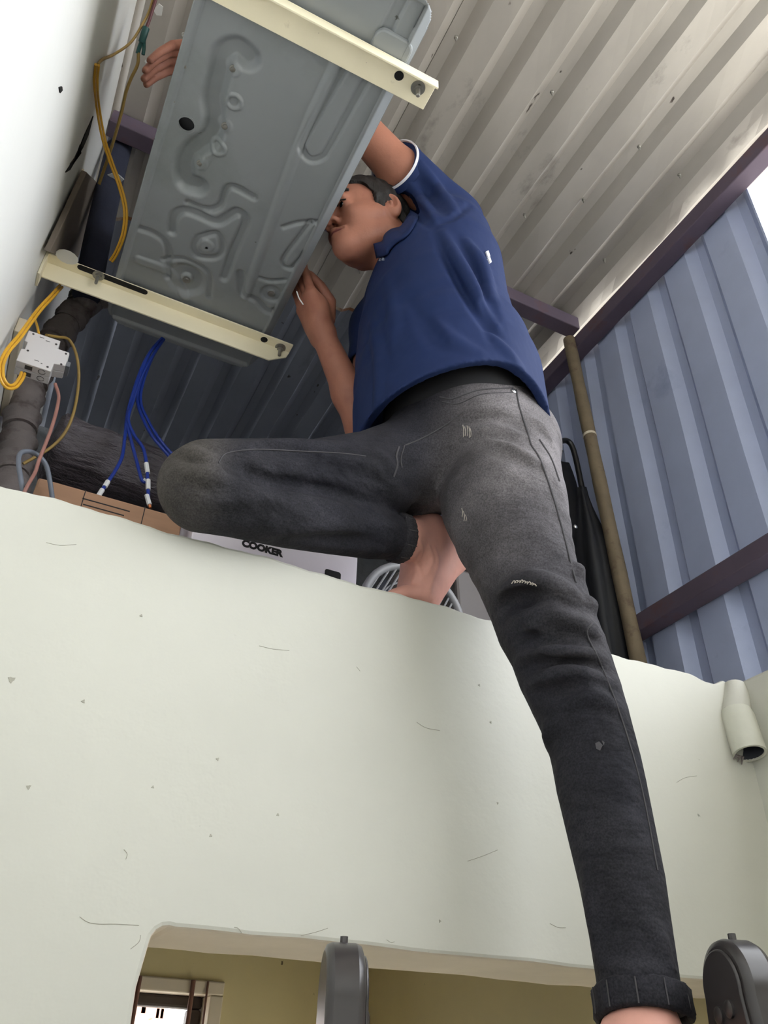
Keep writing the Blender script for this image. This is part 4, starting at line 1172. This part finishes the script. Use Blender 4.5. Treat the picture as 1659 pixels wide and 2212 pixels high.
# cut the ends: waist, standing cuff and bent leg cuff
wn = np.array([-.18, .10, 1.0]); wn /= np.linalg.norm(wn)
D = np.maximum(D, ((P - np.array([.60, .955, 1.052])) @ wn.astype(np.float32)))
cl = legp[-1]; cn = legp[-1] - legp[-3]; cn /= np.linalg.norm(cn)
near = P[..., 2] < .4
D = np.where(near, np.maximum(D, (P - cl) @ cn.astype(np.float32)), D)
cr = sh[-1][0]; cn2 = sh[-1][0] - sh[-3][0]; cn2 /= np.linalg.norm(cn2)
dd = (P - cr) @ cn2.astype(np.float32)
nr = np.sqrt((((P - cr) - dd[..., None] * cn2) ** 2).sum(-1)) < .062
D = np.where(nr & (np.abs(dd) < .05), np.maximum(D, dd), D)
cav = SDF().rc(cl - cn * .09, cl + cn * .04, legr[-1] - .006).rc(cr - cn2 * .06, cr + cn2 * .03, sh[-1][1] - .006).ell(np.array([.60, .955, 1.07]), (.108, .125, .07))
Dc, _ = cav.grid(lo, hi, .0036)
D = np.maximum(D, -Dc)
jeans = sdf_object('jeans', [(D, ax)], MT['denim'], man)
del P, D, Dc, dd, nr, near
# turned-up cuffs
def cuff(c, n, r, w, parent, tilt=None):
    n = n / np.linalg.norm(n) if tilt is None else tilt / np.linalg.norm(tilt)
    up = np.array([0, 1.0, 0]) if abs(n[1]) < .8 else np.array([1.0, 0, 0])
    a = np.cross(n, up); a /= np.linalg.norm(a); b = np.cross(n, a)
    V, F = [], []; seg = 64
    prof = [(-w, -.001), (-w, .0030), (-w * .9, .0055), (-w * .5, .0050), (-.004, .0058), (0, .0030), (.0005, .0), (-.004, -.003), (-w * .9, -.0035)]
    for h, dr in prof:
        for k in range(seg):
            t = 2 * math.pi * k / seg
            ww = 1 + .02 * math.sin(3 * t + h * 40) + .012 * math.sin(7 * t)
            V.append(c + n * (h + .002 * math.sin(2 * t)) + (r * ww + dr + .0007 * math.sin(23 * t)) * (math.cos(t) * a + math.sin(t) * b))
    m_ = len(prof)
    for i in range(m_):
        for k in range(seg): F.append((i * seg + k, i * seg + (k + 1) % seg, ((i + 1) % m_) * seg + (k + 1) % seg, ((i + 1) % m_) * seg + k))
    ob = MB().add(V, F).build('cuff', MT['denim'], parent, smooth='all')
    for k in range(0, seg, 6):
        t = 2 * math.pi * k / seg
        d_ = math.cos(t) * a + math.sin(t) * b
        ww = 1 + .02 * math.sin(3 * t) + .012 * math.sin(7 * t)
        MB().tube([c + n * (-w * .92) + (r * ww + .0055) * d_, c + n * (-.003) + (r * ww + .0058) * d_], .0009, 5).build('cuff_crease', MT['denim_seam'], ob)
    return ob
jc = Cloth(jeans)
cuff(cl + cn * .004, cn, legr[-1] + .003, .030, jeans)
cuff(cr + cn2 * .003, cn2, sh[-1][1] + .001, .024, jeans)
for p_, w_ in (([(1115, 842), (1122, 880), (1140, 935), (1148, 962), (1166, 992), (1192, 1065), (1216, 1150), (1244, 1258)], .0016), ([(1280, 1345), (1268, 1370), (1300, 1440), (1345, 1560), (1385, 1700), (1420, 1880)], .0012),
               ([(862, 965), (856, 985), (858, 1005), (850, 1030)], .0016), ([(874, 962), (866, 990), (868, 1010)], .0010),
               ([(472, 1000), (482, 984), (505, 976), (560, 971), (650, 975), (740, 980), (790, 986)], .0011),
               ([(950, 858), (975, 862), (1005, 852), (1040, 842), (1108, 838)], .0014), ([(955, 868), (990, 872), (1040, 852), (1108, 848)], .0009),
               ([(875, 962), (910, 948), (960, 920), (1000, 890)], .0012), ([(1165, 950), (1190, 990), (1208, 1040)], .0016)):
    strip_on(jc, p_, w_, MT['denim_seam'], 'seam', jeans, .0004)
rp = jc.one(1109, 845)
if rp is not None:
    MB().lathe([(0, .0055), (.0015, .0055), (.003, .0035), (.0035, .001)], rp[0], rp[1], 14).build('rivet', MT['rivet'], jeans, smooth=True)
for (u, v, l) in ((1000, 918, 26), (1004, 922, 20), (1009, 920, 22), (1013, 922, 24), (1016, 926, 18), (998, 1098, 18), (1002, 1104, 22), (1006, 1112, 14)):
    strip_on(jc, [(u, v), (u + 2, v + l * .5), (u + 1, v + l)], .0006, MT['thread'], 'frayed_thread', jeans, .0006, 3, 4)
for q in range(9):
    u0 = 1106 + q * 5.5; strip_on(jc, [(u0, 1262 - 3 * math.sin(q * .4 + .4)), (u0 + 5, 1257 - 4 * math.sin(q * .4 + .6) + (q % 3)), (u0 + 9, 1262 - 4 * math.sin(q * .4 + .8) - (q % 2) * 2)], .0008, MT['thread'], 'torn_edge', jeans, .0008, 3, 4)
patch_on(jc, [[(1286, 1606), (1294, 1602), (1302, 1610), (1296, 1622), (1288, 1618)], [(1300, 1600), (1306, 1604), (1304, 1612)]], MT['denim_seam'], 'paint_stain', jeans, .0008)

# ---------------- head frame
HS = .95
Fh = np.array([-.957, -.080, -.280]); Fh /= np.linalg.norm(Fh)
Uh = np.array([-.276, -.055, .960]); Uh = Uh - Fh * (Uh @ Fh); Uh /= np.linalg.norm(Uh)
Sh = -np.cross(Fh, Uh)             # towards the camera side
HC = at(794, 484, Y=1.01)
hd = lambda f, u, s: HC + HS * (f * Fh + u * Uh + s * Sh)
AXH = np.stack([Fh, Uh, Sh])
class Scaled:
    def __init__(self, s): self.s = s
    def ell(self, c, radii, axes, k=.02, sub=False): self.s.ell(c, np.asarray(radii) * HS, axes, k, sub)
    def rc(self, a, b, ra, rb, k=.02, sub=False): self.s.rc(a, b, ra * HS, rb * HS, k, sub)

# ---------------- skin: one body
sk = SDF()
def head_ops(s):
    s.ell(hd(-.006, .022, 0), (.097, .090, .074), AXH, k=.02)
    s.ell(hd(.042, -.045, 0), (.050, .075, .056), AXH, k=.025)
    for q in (-1, 1):
        s.rc(hd(.078, -.098, .006 * q), hd(.0, -.070, .050 * q), .021, .022, k=.03)
        s.rc(hd(.070, -.034, .040 * q), hd(.012, -.030, .062 * q), .015, .015, k=.025)
    s.rc(hd(.084, -.095, 0), hd(.080, -.103, 0), .020, .020, k=.02)
    s.rc(hd(.086, .016, -.034), hd(.086, .016, .034), .013, .013, k=.018)
    s.rc(hd(.096, .004, 0), hd(.116, -.034, 0), .008, .0115, k=.012)
    for q in (-1, 1):
        s.ell(hd(.104, -.039, .013 * q), (.012, .008, .008), AXH, k=.008)
        s.ell(hd(.104, -.008, .034 * q), (.016, .010, .018), AXH, k=.012, sub=True)
        s.ell(hd(.080, -.008, .034 * q), (.014, .0125, .015), AXH, k=.006)
        s.ell(hd(.108, -.046, .010 * q), (.006, .004, .005), AXH, k=.004, sub=True)
    s.rc(hd(.093, -.069, -.022), hd(.103, -.064, 0), .0055, .0075, k=.008); s.rc(hd(.103, -.064, 0), hd(.093, -.069, .022), .0075, .0055, k=.008)
    s.rc(hd(.092, -.078, -.019), hd(.101, -.079, 0), .006, .0085, k=.008); s.rc(hd(.101, -.079, 0), hd(.092, -.078, .019), .0085, .006, k=.008)
    s.rc(hd(.096, -.0715, -.024), hd(.109, -.0715, 0), .0022, .0022, k=.004, sub=True); s.rc(hd(.109, -.0715, 0), hd(.096, -.0715, .024), .0022, .0022, k=.004, sub=True)
    for q in (-1, 1):
        A_ = np.stack([Fh * .94 - Sh * q * .34, Uh, Sh * q * .94 + Fh * .34])
        s.ell(hd(-.018, -.010, .079 * q), (.020, .033, .011), A_, k=.006)
        s.ell(hd(-.011, -.004, .0875 * q), (.0125, .022, .0095), A_, k=.003, sub=True)
        s.ell(hd(-.010, -.012, .083 * q), (.005, .008, .006), A_, k=.004)
head_ops(Scaled(sk))
NB = np.array([.540, .990, 1.440])
sk.rc(hd(-.034, -.050, .004), NB, .054, .060, k=.03)
# raised left arm over the top of the unit
SLs = at(966, 480, Y=.950); ELB = at(768, 266, X=.335); WRL = np.array([.095, .965, 1.862])
sk.rc(SLs, SLs * .5 + ELB * .5, .034, .047, k=.02).rc(SLs * .5 + ELB * .5, ELB, .047, .041, k=.02)
sk.rc(ELB, ELB * .6 + WRL * .4, .042, .038, k=.02).rc(ELB * .6 + WRL * .4, WRL, .038, .026, k=.02)
KN = np.array([-.064, 1.005, 1.878])
sk.rc(WRL, KN + np.array([.02, -.022, 0]), .024, .015, k=.02).rc(WRL, KN + np.array([.02, .022, 0]), .024, .014, k=.02).rc(WRL, KN + np.array([.02, 0, 0]), .024, .016, k=.02)
for i, (dy, l) in enumerate(((-.030, .9), (-.010, 1.0), (.011, .96), (.030, .78))):
    b = KN + np.array([.018, dy, 0])
    p1 = b + np.array([-.036 * l, .006, -.026]); p2 = p1 + np.array([-.020, .006, -.046 * l]); p3 = p2 + np.array([-.012, .004, -.046 * l])
    sk.chain([b, p1, p2, p3], [.0105, .0098, .0088, .0075], .005)
b = WRL + np.array([-.03, -.022, -.004])
sk.chain([b, b + np.array([-.040, -.030, -.006]), b + np.array([-.075, -.036, -.010]), b + np.array([-.100, -.034, -.016])], [.016, .012, .0105, .0085], .006)
# right arm, hand on the lower edge of the unit
SRs = np.array([.535, 1.19, 1.470]); ER = at(792, 932, Y=1.19); WR = at(697, 722, Y=1.160)
sk.rc(SRs, ER, .052, .040, k=.02).rc(ER, ER * .62 + WR * .38, .041, .036, k=.02).rc(ER * .62 + WR * .38, WR, .036, .0255, k=.02)
pv = at(664, 652, Y=1.150)
palm_ax = (pv - WR) / np.linalg.norm(pv - WR)
for dy, r0 in ((-.026, .015), (-.009, .017), (.010, .016), (.028, .014)):
    sk.rc(WR + np.array([0, dy * .5, 0]), pv + np.array([0, dy, -.002]), .021, r0, k=.014)
sk.ell(WR * .45 + pv * .55 + np.array([.004, -.008, 0]), (.022, .036, .045), k=.02)
HANDN = []
for i, (dy, l, cu) in enumerate(((-.027, .95, 0), (-.008, 1.0, .1), (.011, .95, .2), (.029, .8, .3))):
    b = pv + np.array([0, dy, .0])
    d1 = palm_ax * .85 + np.array([-.1, 0, .5]); d1 /= np.linalg.norm(d1)
    p1 = b + d1 * .034 * l
    p2 = p1 + np.array([-.010, -.001, .027 * l])
    p3 = p2 + np.array([-.004 - .004 * cu, -.001, .022 * l])
    sk.chain([b, p1, p2, p3], [.0108, .0100, .0090, .0076], .005)
tb0 = at(706, 690, Y=1.150); tb1 = at(712, 652, Y=1.135); tb2 = at(692, 618, Y=1.125); tb3 = at(671, 594, Y=1.122)
sk.chain([tb0, tb1, tb2, tb3], [.019, .0145, .0118, .0085], .008)
# torso and legs under the clothes
sk.rc(NB, np.array([.56, 1.01, 1.40]), .058, .065, k=.03)
sk.rc(np.array([.56, 1.0, 1.42]), np.array([.60, .96, 1.0]), .07, .085, k=.04)
sk.rc(np.array([.545, 1.10, 1.44]), SRs, .07, .055, k=.03).rc(np.array([.590, .97, 1.40]), SLs, .04, .034, k=.03)
sk.rc(np.array([.60, .96, 1.0]), hipL, .095, .075, k=.04).rc(np.array([.60, .96, 1.0]), hipR, .095, .075, k=.04)
sk.chain([hipL] + legp[2::3] + [legp[-1]], [.072] + [r * .62 for r in legr[2::3]] + [.029], .02)
sk.chain([hipR, th[3][0], th[5][0]], [.066, .042, .036], .02).chain([th[5][0], sh[2][0], sh[-1][0]], [.034, .030, .029], .02)
# standing foot
ANL = at(1390, 2262, Y=.768)
fz_ = STEPZ
sk.rc(legp[-1], ANL, .0295, .031, k=.01).rc(ANL, ANL + np.array([.004, .004, -.02]), .0325, .034, k=.01)
hl = np.array([ANL[0] + .030, ANL[1] + .01, fz_ + .031]); bl = np.array([ANL[0] - .115, ANL[1] + .03, fz_ + .022])
sk.rc(ANL, hl, .034, .030, k=.02).rc(ANL, bl, .034, .020, k=.03).rc(hl, bl, .029, .021, k=.02)
for i in range(5):
    b = bl + np.array([.004 * i, -.032 + .016 * i, -.004]); sk.rc(b, b + np.array([-.045 + .005 * i, .006, -.008]), .012 - .0012 * i, .0095 - .001 * i, k=.006)
# bare foot on the wall, toes tucked under
ANR = at(922, 1164, Y=1.045); HEEL = at(972, 1196, Y=1.068); BALL = np.array([.572, 1.062, ZTOP + .037])
sk.rc(sh[-1][0], ANR, .036, .037, k=.02)
sk.rc(ANR, HEEL, .038, .036, k=.025).rc(HEEL, BALL + np.array([.012, 0, .004]), .034, .030, k=.02)
sk.rc(ANR + np.array([-.004, -.006, 0]), BALL + np.array([-.004, -.022, 0]), .034, .026, k=.025).rc(ANR, BALL + np.array([-.004, .02, 0]), .032, .024, k=.025)
for i in range(5):
    b = BALL + np.array([-.012 + .004 * i, -.030 + .015 * i, -.008]); q = .0125 - .0012 * i
    sk.chain([b, b + np.array([-.026, -.002, -.006]), b + np.array([-.046 + .004 * i, -.002, -.028 + q * .3 + .006])], [q + .002, q + .001, q], .006)
sk.ell(ANR + np.array([-.008, -.034, .004]), (.014, .008, .014), k=.012)
# veins over the instep
def vein(px_):
    H_, N_ = sk.hits(px_, 3)
    return [h - nn * .0012 for h, nn in zip(H_, N_)]
vs_ = [vein(q) for q in ([(905, 1165), (912, 1190), (902, 1215), (908, 1245)], [(925, 1180), (935, 1205), (928, 1235)], [(940, 1190), (946, 1215), (935, 1250), (928, 1275)], [(893, 1200), (900, 1230), (890, 1258)])]
for q in vs_:
    if len(q) > 1: sk.chain(q, [.0026] * len(q), .006)

def region(s, lo, hi, vox, cuts=()):
    D, ax = s.grid(lo, hi, vox); return D, ax
grids = []
# coarse body, then finer regions for head, hands and the bare foot; coarse grid is hollowed out where a fine region takes over
fine = [((HC - .17), (HC + np.array([.16, .17, .20])), .0024), (WR + np.array([-.10, -.09, -.055]), WR + np.array([.09, .08, .22]), .0022), (KN + np.array([-.13, -.11, -.14]), KN + np.array([.20, .11, .07]), .0030), (BALL + np.array([-.10, -.09, -.05]), BALL + np.array([.16, .09, .19]), .0026)]
fine[0] = (HC + np.array([-.15, -.15, -.135]), HC + np.array([.15, .15, .15]), .0024)
Dk, axk = sk.grid((-.16, .66, -.03), (.80, 1.29, 2.06), .0046)
V, F = nets(Dk, axk, 'body')
cen = V[F].mean(1)
drop = np.zeros(len(F), bool)
for lo_, hi_, vx in fine:
    drop |= ((cen > np.asarray(lo_) + .008) & (cen < np.asarray(hi_) - .008)).all(1)
F = F[~drop]
Vs, Fs, n0 = [V], [F], len(V)
for lo_, hi_, vx in fine:
    D2, ax2 = sk.grid(lo_, hi_, vx); v2, f2 = nets(D2, ax2, 'body')
    Vs.append(v2); Fs.append(f2 + n0); n0 += len(v2)
V = np.concatenate(Vs); F = np.concatenate(Fs)
used = np.unique(F); rm = -np.ones(len(V), int); rm[used] = np.arange(len(used))
body = finish('body', mesh_np('body', V[used], rm[F]), MT['skin'], man, smooth='all')
# face details
for q in (-1, 1):
    MB().lathe([(0, .0001), (.001, .004), (.003, .0065), (.004, .0065), (.0045, .0001)], hd(.0895, -.008, .034 * q), Fh, 14).build('iris', MT['eye'], body, smooth=True)
    e_ = [hd(.0995, .020, .012 * q), hd(.1005, .026, .028 * q), hd(.090, .026, .046 * q), hd(.080, .020, .056 * q)]
    MB().tube(spline(e_, 5), [.003 + .0022 * math.sin(math.pi * i / 15) for i in range(16)], 8).build('eyebrow', MT['hair'], body, smooth=True)
    MB().tube(spline([hd(.0955, -.004, .022 * q), hd(.0975, .001, .034 * q), hd(.088, -.004, .048 * q)], 5), .0016, 6).build('eyelash', MT['hair'], body, smooth=True)
for u_, r_ in ((-.0665, .0052), (-.0775, .006)):
    MB().tube(spline([hd(.0935, u_ - .004, -.022), hd(.102, u_, -.010), hd(.1055, u_ + .0005, 0), hd(.102, u_, .010), hd(.0935, u_ - .004, .022)], 5), [r_ * (.35 + .65 * math.sin(math.pi * i / 20)) for i in range(21)], 8).build('lip', MT['lip'], body, smooth=True)
# hair
hs = SDF().ell(hd(-.010, .026, 0), np.array([.106, .098, .083]) * HS, AXH).ell(hd(-.06, -.02, 0), np.array([.055, .075, .072]) * HS, AXH, k=.02)
for q in (-1, 1): hs.rc(hd(.012, .01, .073 * q), hd(.010, -.022, .074 * q), .010, .005, k=.01)
Dh, axh = hs.grid(HC + np.array([-.16, -.13, -.14]), HC + np.array([.16, .13, .16]), .0026)
Ph = pts_grid(axh)
rel = (Ph - HC.astype(np.float32)) / HS
f_, u_, s_ = rel @ Fh, rel @ Uh, rel @ Sh
keep = (u_ + .004 - np.clip(f_, -.2, .013) * .85 - np.maximum(f_ - .013, 0) * 1.25 + .006 * np.sin(s_ * 180) ) * .7
side = (np.abs(s_) > .062) & (f_ < .026) & (f_ > .002) & (u_ > -.03)
keep = np.where(side, np.maximum(keep, .004), keep)
Dh = np.maximum(Dh + .0022 * np.sin(f_ * 260 + s_ * 130) * np.cos(u_ * 90), -keep)
sdf_object('hair', [(Dh, axh)], MT['hair'], man)

# ---------------- polo shirt
sh_ = SDF()
TY = .985
lev = [(505, 892, 1022), (560, 828, 1052), (620, 806, 1068), (700, 788, 1080), (760, 782, 1098), (815, 778, 1130), (865, 776, 1152)]
tp, trd = [], []
for v, l, r in lev:
    p = at((l + r) / 2, v, Y=TY); tp.append(p); trd.append((r - l) / 2 * .985 * pxs(p))
tp.append(np.array([.592, .965, .93])); trd.append(.160)
for dy, q in ((-.045, .96), (0, 1.0), (.055, .95)):
    sh_.chain([p + np.array([0, dy * min(1, .5 + .25 * i), 0]) for i, p in enumerate(tp)], [r * q for r in trd], .03)
AXA = ELB - SLs; AXA /= np.linalg.norm(AXA)
SE = SLs + AXA * .172
NS = AXA * .80 - SE / np.linalg.norm(SE) * .60; NS /= np.linalg.norm(NS)
sh_.rc(SLs - AXA * .01, SE + AXA * .05, .073, .0580, k=.04)
sh_.rc(np.array([.545, 1.10, 1.47]), np.array([.545, 1.185, 1.47]), .075, .07, k=.04)
SRE = at(806, 795, Y=1.195)
sh_.rc(np.array([.545, 1.185, 1.47]), SRE, .072, .060, k=.03)
sh_.rc(NB + np.array([.02, 0, -.02]), NB + np.array([.03, 0, -.08]), .075, .10, k=.04)
apply_folds(sh_, [
    ([(938, 492), (965, 545), (1000, 610), (1045, 690), (1090, 755)], .016, -.008), ([(955, 500), (990, 560), (1030, 630), (1068, 700)], .014, .006),
    ([(985, 505), (1020, 560), (1052, 630), (1072, 690)], .014, -.006), ([(1010, 520), (1042, 570), (1066, 640)], .014, .006),
    ([(930, 485), (975, 470), (1014, 442)], .006, -.003), ([(905, 350), (945, 405), (985, 455)], .012, .005), ([(895, 385), (935, 430), (965, 465)], .012, -.005),
    ([(890, 400), (915, 445), (935, 480)], .012, .005), ([(860, 420), (900, 455), (930, 490)], .012, -.006),
    ([(930, 690), (970, 730), (1040, 765)], .018, .004), ([(1040, 655), (1056, 700), (1062, 735)], .010, -.004), ([(880, 640), (930, 720), (960, 760)], .02, -.003),
    ([(830, 600), (850, 680), (850, 760)], .02, .003), ([(800, 700), (820, 790), (812, 880)], .016, .004), ([(1060, 720), (1095, 760), (1125, 790)], .012, .004),
])
lo = (.36, .74, .88); hi = (.86, 1.29, 1.80)
D, ax = sh_.grid(lo, hi, .0036)
P = pts_grid(ax)
x_, y_, z_ = P[..., 0], P[..., 1], P[..., 2]
hem = .985 + .05 * (x_ - .58) - .10 * np.abs(x_ - .57) + .010 * np.sin(x_ * 22 + y_ * 17) + .06 * (.9 - y_) * (np.abs(x_ - .57) < 9)
D = np.maximum(D, hem - z_)
D = np.where(np.linalg.norm(P - SE, axis=-1) < .135, np.maximum(D, np.where(z_ > 1.5, (P - SE) @ NS.astype(np.float32), -1)), D)
SRA = SRE - np.array([.545, 1.185, 1.47]); SRA /= np.linalg.norm(SRA)
D = np.where(np.linalg.norm(P - SRE, axis=-1) < .13, np.where(((P - SRE) @ SRA.astype(np.float32) > 0) & (y_ > 1.13), np.maximum(D, (P - SRE) @ SRA.astype(np.float32)), D), D)
cav = SDF()
for dy, q in ((-.045, .96), (0, 1.0), (.055, .95)):
    cav.chain([p + np.array([0, dy * min(1, .5 + .25 * i), 0]) for i, p in enumerate(tp) if i > 5] + [np.array([.592, .965 + dy, .85])], [r * q - (.011 if i > 6 else .03) for i, r in enumerate(trd) if i > 5] + [.15], .03)
cav.rc(SE - AXA * .06, SE + AXA * .10, .047, .0525, k=.01)
cav.rc(SRE - SRA * .07, SRE + SRA * .06, .054, .051, k=.01)
Dc, _ = cav.grid(lo, hi, .0036)
D = np.maximum(D, -Dc)
# neck opening
neck = SDF().rc(hd(-.040, -.02, .03), NB + np.array([.004, -.022, .034]), .080, .073).grid(lo, hi, .0036)[0]
D = np.maximum(D, -neck)
shirt = sdf_object('polo_shirt', [(D, ax)], MT['shirt'], man)
del P, D, Dc, x_, y_, z_, hem, neck
sc_ = Cloth(shirt)
# white tipped sleeve rib
def ringband(c, n, r, h0, h1, m, name, parent, seg=48, th=.003):
    n = n / np.linalg.norm(n)
    return MB().lathe([(h0, r), (h0, r + th), (h1, r + th), (h1, r)], c, n, seg, cap=False).build(name, m, parent, smooth=True)
def sleeve_ring(off, w, r, m, name):
    u1 = np.cross(AXA, NS); u1 /= np.linalg.norm(u1); u2 = np.cross(AXA, u1)
    V, F = [], []; seg = 56
    prof = [(0, 0), (0, .0035), (w, .0035), (w, 0)]
    for h, dr in prof:
        for k in range(seg):
            t = 2 * math.pi * k / seg
            e_ = math.cos(t) * u1 + math.sin(t) * u2
            sl = -(r * e_ @ NS) / (AXA @ NS)
            V.append(SE + e_ * (r + dr - .065 * sl) + AXA * (sl + off + h))
    for i in range(4):
        for k in range(seg): F.append((i * seg + k, i * seg + (k + 1) % seg, ((i + 1) % 4) * seg + (k + 1) % seg, ((i + 1) % 4) * seg + k))
    return MB().add(V, F).build(name, m, shirt, smooth=True)
sleeve_ring(-.016, .015, .0595, MT['shirt'], 'sleeve_rib')
sleeve_ring(-.001, .006, .0595, MT['shirt_white'], 'sleeve_tip')
# collar
topc = [(884, 452, .975), (879, 466, .955), (874, 480, .942), (864, 491, .936), (846, 496, .938), (832, 507, .944), (826, 522, .952), (808, 527, .972)]
botc = [(905, 470), (897, 487), (888, 503), (875, 517), (858, 528), (846, 541), (838, 553), (818, 560)]
T_ = spline([at(u, v, Y=y) for u, v, y in topc], 5)
B_ = []
for p_ in spline([np.array([u, v, 0.0]) for u, v in botc], 5):
    h_ = sc_.one(p_[0], p_[1])
    B_.append(h_[0] + h_[1] * .004 if h_ is not None else at(p_[0], p_[1], Y=.96))
V, F = [], []; nr_ = 5
for t_, b_ in zip(T_, B_):
    for k in range(nr_):
        w_ = k / (nr_ - 1); mid = (t_ * (1 - w_) + b_ * w_)
        V.append(mid - mid / np.linalg.norm(mid) * .007 * math.sin(math.pi * w_))
for i in range(len(T_) - 1):
    for k in range(nr_ - 1): F.append((i * nr_ + k, i * nr_ + k + 1, (i + 1) * nr_ + k + 1, (i + 1) * nr_ + k))
MB().add(V, F).build('collar', MT['shirt'], shirt, smooth='all', solid=.004)
# dark form added for the shade under the shirt hem
us = SDF().ell(np.array([.598, .955, 1.02]), (.131, .149, .125), k=.02).rc(np.array([.595, .96, 1.05]), np.array([.58, .98, 1.25]), .115, .11, k=.03)
Du, axu = us.grid((.42, .78, .90), (.78, 1.15, 1.36), .006)
Pu = pts_grid(axu)
Du = np.maximum(Du, .985 + .32 * (Pu[..., 0] - .62) + .006 * np.sin(Pu[..., 0] * 60) - Pu[..., 2])
sdf_object('hem_shade', [(Du, axu)], MT['under'], man)
# chest print and back print
patch_on(sc_, [[(850, 518), (845, 530), (842, 530), (847, 520)], [(844, 532), (840, 540), (836, 541), (841, 532)], [(839, 543), (835, 549), (829, 550), (835, 543)], [(833, 551), (829, 555), (822, 556), (828, 551)], [(821, 558), (824, 558), (822, 564), (819, 564)], [(827, 558), (831, 558), (830, 563), (826, 563)]], MT['print_grey'], 'chest_print', shirt, .002)
patch_on(sc_, [[(1048, 545), (1053, 543), (1057, 556), (1052, 557)], [(1052, 559), (1057, 558), (1060, 568), (1056, 570)]], MT['shirt_white'], 'back_print', shirt, .003)
# thin white wire held in the hand
for q in ([(664, 606, 1.12), (668, 616, 1.12), (675, 628, 1.122)], [(641, 630, 1.13), (646, 644, 1.13), (655, 658, 1.132)]):
    tag(MB().tube(spline([at(u, v, Y=y) for u, v, y in q], 4), .0014, 6).build('white_wire', MT['sleeve_white'], smooth=True), 'thin white wire end between the finger and thumb' if q[0][0] > 650 else 'thin white wire end against the side of the hand', 'wire', 'white wire ends in the hand')
